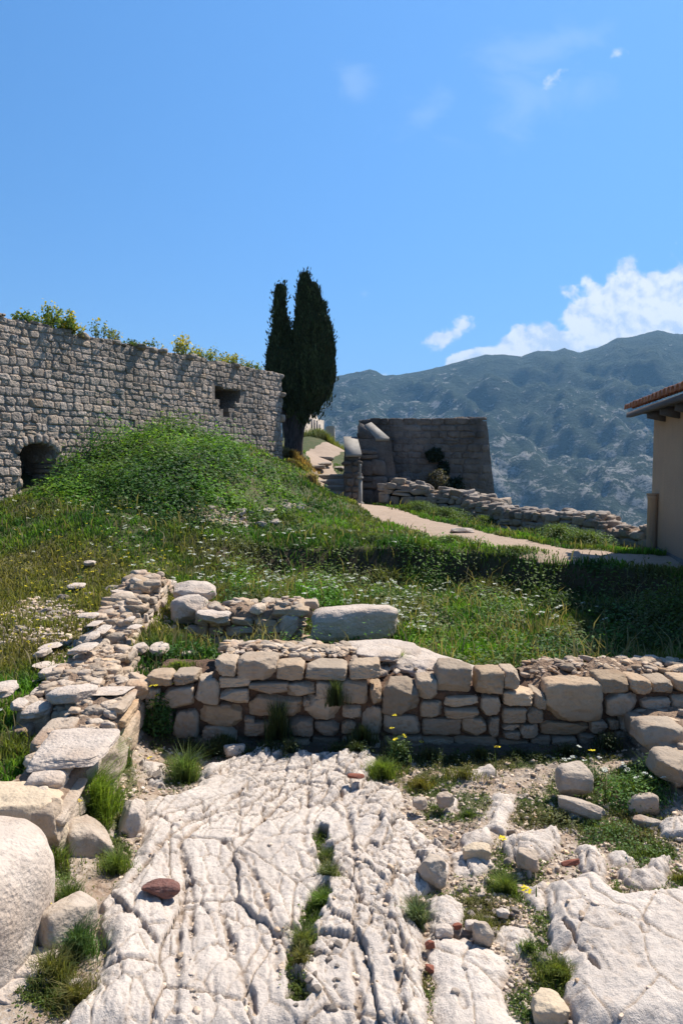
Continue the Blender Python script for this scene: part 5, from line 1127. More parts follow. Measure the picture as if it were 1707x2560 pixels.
for s_ in (.75, 1.6, 2.45):
    V_ = [hp(s_ - .05, -.26, HZ - .14), hp(s_ + .05, -.26, HZ - .14), hp(s_ + .05, .002, HZ - .20), hp(s_ - .05, .002, HZ - .20), hp(s_ - .05, -.26, HZ - .035), hp(s_ + .05, -.26, HZ - .035), hp(s_ + .05, .002, HZ - .035), hp(s_ - .05, .002, HZ - .035)]
    child('rafter_end', mesh_np('rafter_end', V_, box((0, 0, 0), (1, 1, 1))[1], M_board), house)
bp = HC + HE * .42 - HI * .07; v, q = lathe([(.085, 0), (.08, .95), (.09, .96), (.088, 1.0), (0, 1.01)], 16)
pp_ = empty('drain_pillar', (bp[0], bp[1], .66), 'short round plastered pillar against the house wall', 'pillar')
child('shaft', mesh_np('pillar_shaft', v + np.array(pp_.location), q, M_plaster, True), pp_)
v, q = lathe([(0, 1.005), (.10, 1.005), (.10, 1.03), (0, 1.035)], 16); child('cap', mesh_np('pillar_cap', v + np.array(pp_.location), q, M_plaster, True), pp_)

# ------------------------------------------------------------------ vegetation builders
def blades(xyz, h, wd, lean, colr, seed, bend_=.5):
    """5-vertex tapering bent blades"""
    r = np.random.default_rng(seed); n = len(xyz); a = r.uniform(0, 6.283, n); la = r.uniform(0, 6.283, n); le = lean * r.uniform(.2, 1.3, n) * h
    sx_, sy_ = np.cos(a) * wd / 2, np.sin(a) * wd / 2; dx, dy = np.cos(la) * le, np.sin(la) * le
    o = xyz; z0 = np.zeros(n)
    B0 = o + np.stack([-sx_, -sy_, z0 - .01], 1); B1 = o + np.stack([sx_, sy_, z0 - .01], 1)
    m_ = o + np.stack([dx * .35, dy * .35, h * .6], 1); Mm = m_ + np.stack([-sx_ * .75, -sy_ * .75, z0], 1); Mp = m_ + np.stack([sx_ * .75, sy_ * .75, z0], 1)
    T = o + np.stack([dx, dy, h * (1 - .25 * lean)], 1)
    V_ = np.stack([B0, B1, Mm, Mp, T], 1).reshape(-1, 3); k_ = np.arange(n)[:, None] * 5
    Fc = np.concatenate([k_ + [0, 1, 3], k_ + [0, 3, 2], k_ + [2, 3, 4]]).astype(int)
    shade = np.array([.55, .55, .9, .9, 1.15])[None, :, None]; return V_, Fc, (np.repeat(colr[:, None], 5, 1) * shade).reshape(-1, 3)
def leaves(cen, size, nrm, colr, seed, asp=.6):
    """folded rhombic leaves centred at cen, facing nrm"""
    r = np.random.default_rng(seed); n = len(cen); t = r.normal(size=(n, 3)); t -= (t * nrm).sum(1)[:, None] * nrm; t /= np.linalg.norm(t, axis=1)[:, None] + 1e-9; b_ = np.cross(nrm, t)
    s = size[:, None]; v0 = cen - t * s; v1 = cen + b_ * s * asp - nrm * s * .15; v2 = cen + t * s; v3 = cen - b_ * s * asp - nrm * s * .15
    V_ = np.stack([v0, v1, v2, v3], 1).reshape(-1, 3); k_ = np.arange(n)[:, None] * 4; Fc = np.concatenate([k_ + [0, 1, 2], k_ + [0, 2, 3]]).astype(int)
    return V_, Fc, np.repeat(colr, 4, 0)
def unit(v): return v / (np.linalg.norm(v, axis=1)[:, None] + 1e-9)
def greenc(n, r, base=(.075, .135, .028), var=.25, yel=.25):
    c_ = np.tile(np.array(base), (n, 1)) * (1 + r.normal(0, var, (n, 1))).clip(.4, 1.8); y_ = r.uniform(0, yel, (n, 1))
    return np.clip(c_ * (1 + y_ * np.array([.9, .25, -.2])), .005, 1)
# wall footprints to keep clear
FOOT = [((-1.55, 5.42), (3.3, 5.42), .0, .76)]
def clear(x, y):
    ok = ~((y > 5.36) & (y < 6.2) & (x > -1.55) & (x < 3.3))
    ok &= ~((x > -1.88) & (x < -1.44) & (y > 3.6) & (y < 5.5))
    ok &= ~((x > 2.08) & (x < 2.75) & (y > 3.7) & (y < 5.42))
    ok &= ~((x > fB0[0]) & (x < fB1[0]) & (y > 7.5) & (y < 8.05))
    ok &= ~(np.hypot(x + 1.63, y - 2.98) < .40)
    ok &= ~((x > -1.6) & (x < .75) & (y > 7.0) & (y < 7.75) & (fbm2(x * 5, y * 5, 2, 7) > -.25))
    s = (x - A0[0]) * D0[0] + (y - A0[1]) * D0[1]; d = (x - A0[0]) * NB[0] + (y - A0[1]) * NB[1]
    ok &= ~((d > -.02) & (s < LW + .05))
    hs_ = (x - HC[0]) * HE[0] + (y - HC[1]) * HE[1]; hd_ = (x - HC[0]) * HI[0] + (y - HC[1]) * HI[1]; ok &= ~((hd_ > -.05) & (hs_ > -.05))
    ok &= ~((x > TL[0] - .05) & (y > 20.2) & (x < 5)) 
    # platform / collapsed wall
    ok &= ~((linedist(np.array([(-2.04, 5.0), (-2.04, 6.2)]), x, y) < .24) | (linedist(np.array([(-2.16, 6.3), (-2.33, 8.7)]), x, y) < .2))
    return ok
def cands(n, seed, y0=5.6, y1=24, smax=.50, pw=1.6):
    """random points, density falling with distance"""
    r = np.random.default_rng(seed); q = r.uniform(0, 1, n); y = (y0 ** (-pw + 1) + q * (y1 ** (-pw + 1) - y0 ** (-pw + 1))) ** (1 / (-pw + 1)); x = r.uniform(-smax, smax, n) * (y + .6)
    return x, y, r
def pitmask(x, y):   # the sunken, weedy second room
    return sst(-.25, .1, lip_y(x) - y) * sst(-1.9, -1.4, x + .0 * y) * (y > 6.2)
def moundmask(x, y):
    return sst(.0, .35, 1 - np.hypot((x + 3.4 + .16 * (y - 14)) / 3.3, (y - 15.2) / 4.3))

def patchcol(x, y, n, r):
    a = sst(-.15, .2, fbm2(x * .55 + 3, y * .55, 3, 301)); b_ = sst(-.02, .28, fbm2(x * .8 + 7, y * .8, 3, 303)); d_2 = sst(.0, .3, fbm2(x * 1.7, y * 1.7, 3, 305))
    lo, hi, br_, yl = np.array([.040, .098, .020]), np.array([.105, .22, .024]), np.array([.125, .105, .045]), np.array([.16, .20, .035])
    mq = 1 - .8 * moundmask(x, y); c_ = lo + (hi - lo) * a[:, None]; c_ = c_ + (br_ - c_) * (b_ * .7 * mq)[:, None]; c_ = c_ + (yl - c_) * (d_2 * .45)[:, None]
    return c_ * 1.15 * (1 + r.normal(0, .22, (n, 1))).clip(.5, 1.7)
# --- broad leafy ground cover (pit + mound + verge)
x, y, r = cands(26000, 31, 6.2, 21, .5, 1.5)
g_ = ground(x, y); gr = greens(x, y, g_[0], g_[1], g_[3], g_[4], g_[5])
mo, pi_ = moundmask(x, y), pitmask(x, y)
clump = fbm2(x * .9, y * .9, 3, 201)
flank = sst(-2.6, -1.6, x) * mo
bnk = np.exp(-((y - lip_y(x) + .14) / .20) ** 2) * (x > -1.8) * (.35 + .9 * sst(-.2, .2, fbm2(x * 1.4, y * 0, 2, 217)))
dens = np.clip(.48 * bnk + .04 + .8 * mo * (1 - .8 * flank) + .30 * pi_ + .6 * clump * (mo + pi_), 0, 1) * gr * (1 - .95 * bare(x, y)) * (1 - .9 * dry(x, y)) *  (1 - .8 * (np.hypot((x + .5) / 1.4, (y - 7.0) / .55) < 1))
keep = clear(x, y) & (r.uniform(0, 1, len(x)) < dens) & (g_[3] < .1); x, y, z = x[keep], y[keep], g_[0][keep]; mo, pi_, clump = mo[keep], pi_[keep], clump[keep]
c2_ = fbm2(x * 1.9, y * 1.9, 3, 205) * 1.3
hp_ = (.05 + .17 * mo + .085 * pi_) * np.clip(1 + 2.0 * clump + 2.2 * c2_, .2, 3.0) * r.uniform(.7, 1.35, len(x)); R_ = hp_ * r.uniform(.8, 1.3, len(x)) + .03
NL = 20; n = len(x); dirs = unit(r.normal(size=(n * NL, 3))); dirs[:, 2] = np.abs(dirs[:, 2]); rad = r.uniform(.35, 1, (n * NL, 1)) ** .6
cen = np.repeat(np.c_[x, y, z], NL, 0) + dirs * rad * np.repeat(np.c_[R_, R_, hp_ * 1.5], NL, 0); nr_ = unit(dirs * .6 + np.array([0, 0, .8]) + r.normal(0, .35, dirs.shape))
sz = np.repeat(.013 + .0011 * y + .010 * mo, NL) * r.uniform(.55, 1.35, n * NL)
cb = patchcol(x, y, n, r) * 1.05; cb *= (1 + .5 * fbm2(x * .7, y * .7, 2, 207) + .5 * c2_)[:, None].clip(.45, 1.7)
bl = np.clip(mo * .6 + .5 * (fbm2(x * .5, y * .5, 2, 209) > .05), 0, 1)[:, None]; cb = cb * (1 - .3 * bl) + np.array([.045, .095, .035]) * .3 * bl
cl_ = np.repeat(cb, NL, 0) * r.uniform(.75, 1.25, (n * NL, 1))
v, f, c_ = leaves(cen, sz, nr_, cl_, 5, .55); tag(link('ground_cover', mesh_np('ground_cover', v, f, M_leaf, False, c_)), kind='stuff')

# --- meadow grass
x, y, r = cands(290000, 37, 5.5, 26, .5, 1.9)
x = np.r_[x, r.uniform(-3.2, -1.75, 16000), r.uniform(2.75, 5.2, 20000), r.uniform(4, 7.5, 9000), r.uniform(-9.5, -4, 12000)]; y = np.r_[y, r.uniform(3.0, 5.6, 16000), r.uniform(2.4, 7.2, 20000), r.uniform(12.2, 15, 9000), r.uniform(4, 11, 12000)]
g_ = ground(x, y); gr = greens(x, y, g_[0], g_[1], g_[3], g_[4], g_[5]); dr, br = dry(x, y), bare(x, y); mo, pi_ = moundmask(x, y), pitmask(x, y)
patch = fbm2(x * 1.4, y * 1.4, 3, 211)
bankf = 0 * y + np.exp(-((y - lip_y(x) + .12) / .12) ** 2) * (x > -1.8)
dens = gr * np.clip(.75 + .8 * patch, .12, 1) * (1 - .93 * br) * (1 - .55 * mo) * (1 - .8 * bankf)
keep = clear(x, y) & (r.uniform(0, 1, len(x)) < dens); x, y, z, dr, mo, pi_, patch = x[keep], y[keep], g_[0][keep], dr[keep], mo[keep], pi_[keep], patch[keep]; n = len(x)
lipb = np.exp(-((y - lip_y(x) - .15) / .35) ** 2) * (x > -1.8)
h = (.050 + .06 * np.clip(patch + .3, 0, 1) + .08 * pi_ * np.clip(.6 + 1.6 * fbm2(x * 2.1, y * 2.1, 2, 215), .2, 1.6) + .03 * lipb - .02 * dr) * r.uniform(.6, 1.5, n)
cg = patchcol(x, y, n, r) * 1.15; gb = np.exp(-((x - 1.3) / 1.1) ** 2 - ((y - 8.4) / .8) ** 2)[:, None] * .8; cg = cg * (1 - gb) + np.array([.10, .23, .03]) * gb * r.uniform(.7, 1.3, (n, 1)); cg = cg * (1 - dr[:, None] * .8) + np.array([.24, .21, .065]) * dr[:, None] * .8 * r.uniform(.6, 1.3, (n, 1))
stk = r.uniform(0, 1, n) < .035; h = np.where(stk, h * 2.2, h); cg[stk] = np.array([.30, .25, .13]) * r.uniform(.6, 1.2, (stk.sum(), 1))
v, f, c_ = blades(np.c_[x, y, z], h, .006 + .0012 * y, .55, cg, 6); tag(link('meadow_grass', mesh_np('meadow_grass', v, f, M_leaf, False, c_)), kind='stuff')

# --- white umbel flowers: stems and heads
def umbels(x, y, z, h, rad, seed, colr=(.62, .64, .56)):
    r = np.random.default_rng(seed); n = len(x); tip = np.c_[x + r.normal(0, .03, n), y + r.normal(0, .03, n), z + h]
    st_ = blades(np.c_[x, y, z], h, np.full(n, .008), .08, greenc(n, r, (.07, .11, .03)), seed)
    K = 8; a = np.tile(np.arange(K) * 6.283 / 7, n); rr = np.where(np.tile(np.arange(K), n) == 7, 0, 1) * np.repeat(rad, K)
    tl_ = r.normal(0, .25, (n, 2)); ox, oy = np.cos(a) * rr, np.sin(a) * rr; oz = ox * np.repeat(tl_[:, 0], K) + oy * np.repeat(tl_[:, 1], K) - .18 * rr
    cen = np.repeat(tip, K, 0) + np.c_[ox, oy, oz]; nr_ = unit(np.c_[r.normal(0, .3, n * K), r.normal(0, .3, n * K), np.ones(n * K)])
    hd = leaves(cen, np.repeat(rad, K) * .55 * r.uniform(.7, 1.2, n * K), nr_, np.tile(np.array(colr), (n * K, 1)) * r.uniform(.8, 1.15, (n * K, 1)), seed + 1, .9)
    return cat_mesh([st_, hd])
FLW = [(-.30, 9.7, 1.0, .7, 130, .26), (-1.3, 9.5, .6, .5, 45, .2), (.62, 8.2, .22, .25, 75, .25), (.85, 7.75, .10, .08, 18, .18), (-3.0, 11.5, 1.1, .8, 60, .12), (-2.0, 11.0, .9, .6, 35, .15), (2.4, 8.1, .25, .15, 12, .25),
       (1.6, 9.9, .5, .3, 14, .25), (-.2, 11.5, .9, .4, 20, .12), (-1.85, 4.0, .0, .0, 0, .2), (-2.6, 14, 1.2, 1.2, 22, .2), (2.4, 9.3, .3, .2, 10, .2), (-2.9, 4.6, .25, .25, 10, .15)]
xs, ys_, hs_ = [], [], []; r = np.random.default_rng(61)
for cx, cy, sx_, sy_, n, h in FLW:
    xs.append(cx + r.normal(0, sx_, n)); ys_.append(cy + r.normal(0, sy_, n)); hs_.append(h * r.uniform(.6, 1.3, n))
x, y, h = map(np.concatenate, (xs, ys_, hs_)); ok = clear(x, y) & (path_mask(x, y) < .1); x, y, h = x[ok], y[ok], h[ok]; z = zat(x, y)
v, f, c_ = umbels(x, y, z, h, .014 + .0013 * y * r.uniform(.4, 1, len(x)), 62); tag(link('white_wildflowers', mesh_np('white_wildflowers', v, f, M_petal, False, c_)), kind='stuff')
n = 260; x = np.r_[r.uniform(-5, -1.6, 150), r.normal(-3.2, .8, 110)]; y = np.r_[r.uniform(6, 12.5, 150), r.normal(9.6, .7, 110)]; ok = clear(x, y); x, y = x[ok], y[ok]; z = zat(x, y); n = len(x)
v, f, c_ = umbels(x, y, z, r.uniform(.06, .14, n), np.full(n, .013), 64, (.75, .62, .03)); tag(link('yellow_wildflowers', mesh_np('yellow_wildflowers', v, f, M_petal, False, c_)), kind='stuff')

# --- foreground moss/low grass as ground cover inside the room
r = np.random.default_rng(67); n = 80000; u = r.uniform(40, 1707, n); v_ = r.uniform(1870, 2600, n); xy = np.array([G(a, b_)[:2] for a, b_ in zip(u, v_)]); x, y = xy[:, 0], xy[:, 1]
g_ = ground(x, y); gr = greens(x, y, g_[0], g_[1], g_[3], g_[4], g_[5]); keep = (r.uniform(0, 1, n) < gr * .95 + .04 * (1 - g_[1])) & clear(x, y); x, y, z, gk = x[keep], y[keep], g_[0][keep], gr[keep]; n = len(x)
br_ = sst(-.1, .3, fbm2(x * 2.3, y * 2.3, 3, 221))
cg = greenc(n, r, (.085, .14, .03), .3, .5) * (1 - .55 * br_[:, None]) + np.array([.22, .155, .075]) * .55 * br_[:, None]
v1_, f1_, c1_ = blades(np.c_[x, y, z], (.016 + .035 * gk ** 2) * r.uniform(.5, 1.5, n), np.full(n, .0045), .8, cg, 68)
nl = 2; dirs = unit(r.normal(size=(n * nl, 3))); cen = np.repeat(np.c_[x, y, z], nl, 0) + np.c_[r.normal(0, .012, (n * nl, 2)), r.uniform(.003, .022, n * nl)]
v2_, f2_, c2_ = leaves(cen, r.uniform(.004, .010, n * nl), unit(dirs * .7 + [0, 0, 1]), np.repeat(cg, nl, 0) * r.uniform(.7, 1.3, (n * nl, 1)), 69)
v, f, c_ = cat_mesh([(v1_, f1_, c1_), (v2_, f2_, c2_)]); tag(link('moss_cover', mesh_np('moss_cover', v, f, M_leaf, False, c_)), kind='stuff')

# --- individual tufts and weeds
def bush(name, c0, rad, n, base, label, seed, size=(.03, .07), cat='bush', stems=0):
    r = np.random.default_rng(seed); d = unit(r.normal(size=(n, 3))); lump = 1 + .35 * fbm3(d * 2.2 + seed, 2, seed)[:, None]; ce = d * (r.uniform(0, 1, (n, 1)) ** .45) * lump * np.array(rad)
    parts = [leaves(ce, r.uniform(*size, n), unit(d + r.normal(0, .6, d.shape)), greenc(n, r, base, .3, .3), seed, .55)]
    if stems:
        b0 = np.c_[r.normal(0, rad[0] * .3, (stems, 1)), r.normal(0, rad[1] * .3, (stems, 1)), np.full((stems, 1), -rad[2])]; parts.append(blades(b0, np.full(stems, rad[2] * 1.8) * r.uniform(.7, 1.1, stems), np.full(stems, .03), .5, greenc(stems, r, (.12, .10, .08)), seed + 4))
    v, f, c_ = cat_mesh(parts); return tag(link(name, mesh_np(name, v, f, M_leaf, False, c_), loc=c0), label, cat)
def tuft(u, v_, n, rad, h, label, base=(.09, .17, .035), seed=0, z=0.0, lean=.5, name='grass_tuft', cat='grass tuft', wd=.006, leafy=0, at=None, flowers=0, fcol=(.75, .6, .02), frad=.012, var=.25):
    r = np.random.default_rng(seed); p_ = np.array(at) if at is not None else G(u, v_, z); zz_ = z1(p_[0], p_[1]) if at is None else p_[2]
    a = r.uniform(0, 6.283, n); q = rad * np.clip(np.abs(r.normal(0, .5, n)), 0, .95) * (1 + .5 * np.sin(a * 2 + seed) + .35 * np.sin(a * 5 + seed * 2)); b0 = np.c_[np.cos(a) * q * 1.0, np.sin(a) * q * .8, np.zeros(n)]
    if rad > .22: b0[:, 2] = zat(p_[0] + b0[:, 0], p_[1] + b0[:, 1]) - zz_
    hh_ = h * r.uniform(.45, 1.15, n) * (1 - .45 * np.clip(q / rad, 0, 1.2) ** 2); parts = [blades(b0, hh_, np.full(n, wd), lean, greenc(n, r, tuple(np.array(base) * np.array([1.6, 1.35, 1.7])), var, .6), seed)]
    if leafy:
        d = unit(r.normal(size=(leafy, 3))); d[:, 2] = np.abs(d[:, 2]); ce = d * (r.uniform(.3, 1, (leafy, 1)) ** .5) * np.array([rad * 1.1, rad * .9, h * .95]); parts.append(leaves(ce, r.uniform(.5, 1.3, leafy) * max(.009, h * .06), unit(d * .6 + [0, 0, .8] + r.normal(0, .35, d.shape)), greenc(leafy, r, tuple(np.array(base) * 1.25), .25, .35), seed + 1, .55))
    root = link(name, None) if False else None
    v, f, c_ = cat_mesh(parts); o = tag(link(name, mesh_np(name, v, f, M_leaf, False, c_), loc=(p_[0], p_[1], zz_)), label, cat)
    if flowers:
        a = r.uniform(0, 6.283, flowers); q = rad * r.uniform(0, .9, flowers); fx, fy = np.cos(a) * q, np.sin(a) * q
        v, f, c_ = umbels(fx, fy, fx * 0, h * r.uniform(.8, 1.3, flowers), np.full(flowers, frad), seed + 3, fcol); fo = link('flower_heads', mesh_np('flower_heads', v, f, M_petal, False, c_), o)
    return o
T = [(222,2080,2000,.20,.32,'tall bright green grass along the foot of the left wall',(.11,.22,.035)),(246,2000,1500,.17,.30,'bright grass below the white flowers by the left wall',(.10,.20,.035)),(275,1950,300,.10,.20,'grass with tiny white blossoms where the left wall ends',(.085,.15,.04)),
     (135,2225,350,.10,.15,'grass clump between the yellowish block and the tilted wedge block',(.08,.15,.035)),(290,2205,380,.10,.14,'grass clump right of the tilted wedge block',(.09,.17,.035)),(175,2300,350,.09,.16,'shaded grass behind the upright split block',(.06,.12,.03)),
     (195,2400,650,.12,.17,'dark green grass clump below the upright split block',(.05,.12,.04)),(130,2470,500,.14,.13,'grass mixed with dry stalks beside the huge smooth boulder',(.09,.13,.04)),
     (190,2520,450,.13,.12,'olive grass in the nearest left corner of the room',(.09,.12,.035)),
     (462,1958,520,.10,.26,'spiky grass tuft with long blades in front of the corner',(.075,.15,.04)),
     (815,2140,260,.045,.09,'far end of the green strip in the bedrock crack',(.085,.15,.05)),(820,2215,420,.06,.10,'grey-green fine tuft in the bedrock crack',(.085,.14,.055)),(805,2275,520,.075,.10,'bright leafy tuft in the middle of the bedrock crack',(.08,.17,.035)),
     (755,2372,420,.055,.12,'spiky tuft low in the bedrock crack',(.10,.16,.05)),(752,2440,220,.05,.08,'sparse olive tuft at the near end of the crack',(.10,.13,.04)),
     (955,1935,800,.16,.14,'lush grass at the top right of the bedrock',(.10,.19,.035)),(1050,1958,450,.15,.09,'low yellowish grass beside the lush patch',(.12,.15,.035)),(1160,1945,350,.16,.07,'low grass around the white outcrop below the wall',(.10,.14,.035)),
     (1262,2225,650,.065,.11,'round green tuft in the middle of the gravel',(.10,.18,.04)),(1041,2310,520,.045,.15,'bluish upright grass tuft at the bedrock\'s right rim',(.085,.15,.075)),(1210,2320,500,.09,.07,'low olive grass above the smaller slab',(.10,.14,.035)),
     (1395,2455,650,.12,.10,'weedy green patch between the two slabs',(.085,.14,.03)),(1320,2385,200,.06,.06,'small green sprig at the right slab\'s left rim',(.08,.16,.04)),(1170,2035,200,.05,.05,'small dark green tuft in the brown moss',(.07,.14,.035)),(1540,2248,200,.06,.05,'low green tuft in the hollow between right-hand outcrops',(.09,.15,.035)),
     (1700,2225,160,.05,.06,'yellow-green sprig at the far right edge',(.11,.15,.03))]
for i, (u, v_, n, rd, h, lb, bs) in enumerate(T): tuft(u, v_, int(n * 1.3), rd, h, lb, bs, 500 + i, wd=.0032 if v_ > 2080 else .004, lean=.75)
for i, (u, v_, rd, h, nl_, lb, bs, fl, fc) in enumerate([
     (398,1868,.13,.34,900,'dark leafy weed with yellow flowers in the wall\'s left corner',(.05,.11,.03),9,(.75,.62,.02)),
     (1588,2010,.24,.20,1000,'lush leafy weed with white blossoms in the right corner of the room',(.075,.16,.035),9,(.6,.62,.55)),
     (1640,1975,.16,.22,700,'leafy weed close to the right wall\'s foot',(.05,.11,.03),0,(1,1,1)),(1470,1960,.18,.16,700,'weeds with small white flowers left of the lush leafy weed',(.05,.10,.03),8,(.6,.62,.55)),
     (1545,2095,.22,.08,650,'mid-green weed patch between the squared stones on the right',(.065,.13,.035),0,(1,1,1)),(1630,2150,.22,.07,550,'green weed patch at the far right below the wall',(.07,.13,.03),0,(1,1,1)),
     (1400,2045,.16,.08,600,'brown-green creeping weed left of the squared block',(.09,.11,.035),0,(1,1,1)),
     (1000,1905,.10,.22,350,'thin weed with a yellow flower at the wall\'s foot',(.05,.10,.03),3,(.8,.66,.02)),
     (310,1950,.07,.16,120,'small-leaved weed with white blossoms by the left wall\'s foot',(.06,.12,.04),16,(.62,.64,.56))]):
    tuft(u, v_, 160, rd, h, lb, bs, 560 + i, name='weed', cat='weed', leafy=nl_, flowers=fl, fcol=fc, frad=.013)
r9 = np.random.default_rng(9)
for i, x_ in enumerate(np.linspace(-1.2, 1.95, 15)):
    x_ += r9.uniform(-.08, .08); y_ = 5.26 - r9.uniform(0, .10)
    tuft(0, 0, 260, .12, r9.uniform(.07, .17), 'dark weeds in the shade along the foot of the long wall', (.03, .055, .02), 880 + i, at=(x_, y_, z1(x_, y_) - .01), wd=.005, lean=.5, name='weed', cat='weed', leafy=160)['group'] = 'weeds along the foot of the long wall'
for i, (x_, y_, rx, ry, rz_, n, base, lb) in enumerate([(3.75, 7.75, .5, .45, .38, 3800, (.07, .10, .03), 'brownish green bush at the right edge, its top in the sun'), (3.2, 8.3, .4, .35, .22, 2200, (.05, .085, .03), 'low dark bush in the house\'s shade'), (2.85, 9.1, .5, .35, .25, 2600, (.05, .085, .03), 'dark bush under the terrace lip in the shade'), (1.9, 10.2, .5, .3, .22, 2200, (.06, .10, .03), 'leafy bush under the terrace lip left of the shade'), (3.4, 7.05, .45, .35, .22, 2400, (.055, .10, .03), 'dark weeds behind the right end of the long wall')]):
    bush('bush', (x_, y_, z1(x_, y_) + rz_ * .35), (rx, ry, rz_), n, base, lb, 860 + i, (.012, .032))
# dark shrubs growing from the wall's joints and foot
for i, (u, v_, yy_, n, rd, h, lb) in enumerate([(695,1852,5.33,700,.10,.34,'dark wispy grass hanging before the wall\'s left middle'),(840,1760,5.33,350,.07,.20,'wisp of dark grass growing from a joint below the top course'),(905,1858,5.3,500,.12,.16,'low dark grass under the notch of the long wall'),(560,1862,5.3,350,.12,.10,'short dark grass at the foot of the wall\'s left part')]):
    p_ = P(u, v_, yy_); tuft(0, 0, n, rd, h, lb, (.035, .065, .022), 590 + i, at=(p_[0], yy_, max(p_[2], 0.0)), lean=.25, wd=.005)
for i, (u, v_, yy_, n, rd, h, lb, bs) in enumerate([(1000,1672,6.0,380,.06,.18,'green tuft sprouting in the notch of the long wall',(.09,.18,.035)),(1035,1640,6.3,200,.05,.04,'small moss cushion on the white sloping slab',(.07,.13,.03)),
      (448,1670,5.75,500,.16,.07,'bright grass on top of the wall\'s left corner',(.11,.19,.04)),(790,1625,6.15,200,.07,.08,'small green tuft behind the red rubble of the long wall',(.09,.17,.035))]):
    p_ = P(u, v_, yy_); tuft(0, 0, n, rd, h, lb, bs, 600 + i, at=(p_[0], yy_, p_[2]), lean=.5)

# yellow flowers in front of the wall, one thing each
def bloom(u, v_, yy_, h, rad, label, seed):
    p_ = P(u, v_, yy_); r = np.random.default_rng(seed); v, f, c_ = umbels(np.array([0.]), np.array([0.]), np.array([0.]), np.array([h]), np.array([rad]), seed, (.85, .68, .02))
    tag(link('yellow_flower', mesh_np('yellow_flower', v, f, M_petal, False, c_), loc=(p_[0], yy_, p_[2] - h)), label, 'flower', 'single yellow flowers')
for i, a in enumerate([(1240, 1868, 4.9, .2, .018, 'yellow flower before the wall, near its middle joint'), (1474, 1874, 4.8, .26, .018, 'yellow flower on a long stem before the right end of the wall'), (991, 1785, 5.25, .4, .014, 'yellow flower reaching up over the wall\'s masonry'),
     (1049, 1852, 5.2, .3, .013, 'small yellow flower low before the wall'), (120, 2264, 3.1, .2, .016, 'yellow flower in front of the huge smooth boulder'), (202, 2002, 3.9, .22, .015, 'yellow flower at the tall grass by the left wall'), (363, 1892, 5.0, .2, .013, 'yellow flower near the dark leafy weed'),
     (1250, 2093, 3.9, .06, .018, 'yellow blossom on the gravel behind the squared stone'), (1340, 2213, 3.4, .05, .018, 'yellow blossom beside the right-hand slab\'s corner')]): bloom(*a, 620 + i)

# --- plants on top of the tall wall
def wallplant(s, dpt, w_, h, n, label, base, yel, seed, wispy=False):
    r = np.random.default_rng(seed); p_ = wp(np.array([s]), np.array([0.]), np.array([dpt]))[0]; z = float(ztopW(np.array([s]))[0]) - .02
    K = 26 if not wispy else 12; stx = r.normal(0, w_ * .35, K); sty = r.normal(0, w_ * .3, K); sh_ = h * .72 * r.uniform(.45, 1.1, K) * np.exp(-(stx / w_) ** 2); parts = []
    parts.append(blades(np.c_[stx, sty, np.zeros(K)], sh_, np.full(K, .014), .25, greenc(K, r, (.10, .13, .05)), seed))
    kk = r.integers(0, K, n); t_ = r.uniform(.1, 1, n); ce = np.c_[stx[kk] * (1 + .3 * t_), sty[kk] * (1 + .3 * t_), sh_[kk] * t_] + r.normal(0, .035, (n, 3)); ce[:, 2] = np.abs(ce[:, 2])
    nr_ = unit(r.normal(size=(n, 3)) + [0, 0, .5]); parts.append(leaves(ce, r.uniform(.018, .042, n), nr_, greenc(n, r, base, .25, .4), seed + 1, .5))
    v, f, c_ = cat_mesh(parts); o = tag(link('wall_plant', mesh_np('wall_plant', v, f, M_leaf, False, c_), loc=(p_[0], p_[1], z)), label, 'plant', 'plants growing on top of the tall wall')
    if yel:
        kk = r.integers(0, K, yel); ce = np.c_[stx[kk] * 1.25, sty[kk] * 1.2, sh_[kk] * r.uniform(.7, 1.1, yel)] + r.normal(0, .045, (yel, 3)); v, f, c_ = leaves(ce, r.uniform(.018, .032, yel), unit(r.normal(size=(yel, 3))), np.tile([.80, .62, .04], (yel, 1)) * r.uniform(.7, 1.1, (yel, 1)), seed + 2, .9)
        link('blossoms', mesh_np('blossoms', v, f, M_petal, False, c_), o)
def s_of(u):   # where along the wall a column of the view meets it
    k_ = (u - CU) / F; t = (k_ * A0[1] - A0[0]) / (D0[0] - k_ * D0[1]); return t
wallplant(s_of(88), .15, .30, .22, 420, 'low green bush at the left end of the wall\'s top', (.10, .17, .05), 15, 701)
wallplant(s_of(165), .12, .42, .62, 1100, 'biggest bush on the wall, bright green', (.13, .20, .05), 160, 702)
wallplant(s_of(195), .10, .28, .34, 420, 'yellow-flowering bush just right of the biggest one', (.15, .19, .05), 200, 703)
wallplant(s_of(272), .15, .30, .50, 230, 'sparse grey-green plant second along the wall', (.12, .18, .10), 25, 704, True)
wallplant(s_of(305), .15, .26, .40, 160, 'sparse plant with pinkish tips beside the grey-green one', (.14, .17, .10), 20, 705, True)
wallplant(s_of(470), .15, .36, .62, 420, 'yellow-flowering shrub at the middle of the wall\'s top', (.15, .19, .05), 240, 706)
wallplant(s_of(515), .2, .5, .36, 500, 'spreading green plant right of the middle shrub', (.13, .19, .06), 120, 707)
wallplant(s_of(560), .3, .35, .62, 160, 'tall thin stalks leaning over the wall\'s right part', (.12, .17, .06), 20, 708, True)
wallplant(s_of(600), .2, .5, .40, 600, 'yellow-green plant near the wall\'s right end', (.15, .20, .06), 160, 709)
wallplant(s_of(640), .2, .5, .20, 450, 'low trailing greenery at the wall\'s right end', (.11, .18, .05), 60, 710)
wallplant(s_of(395), .15, .3, .38, 60, 'few thin dry stalks between the bushes on the wall', (.12, .14, .08), 6, 711, True)
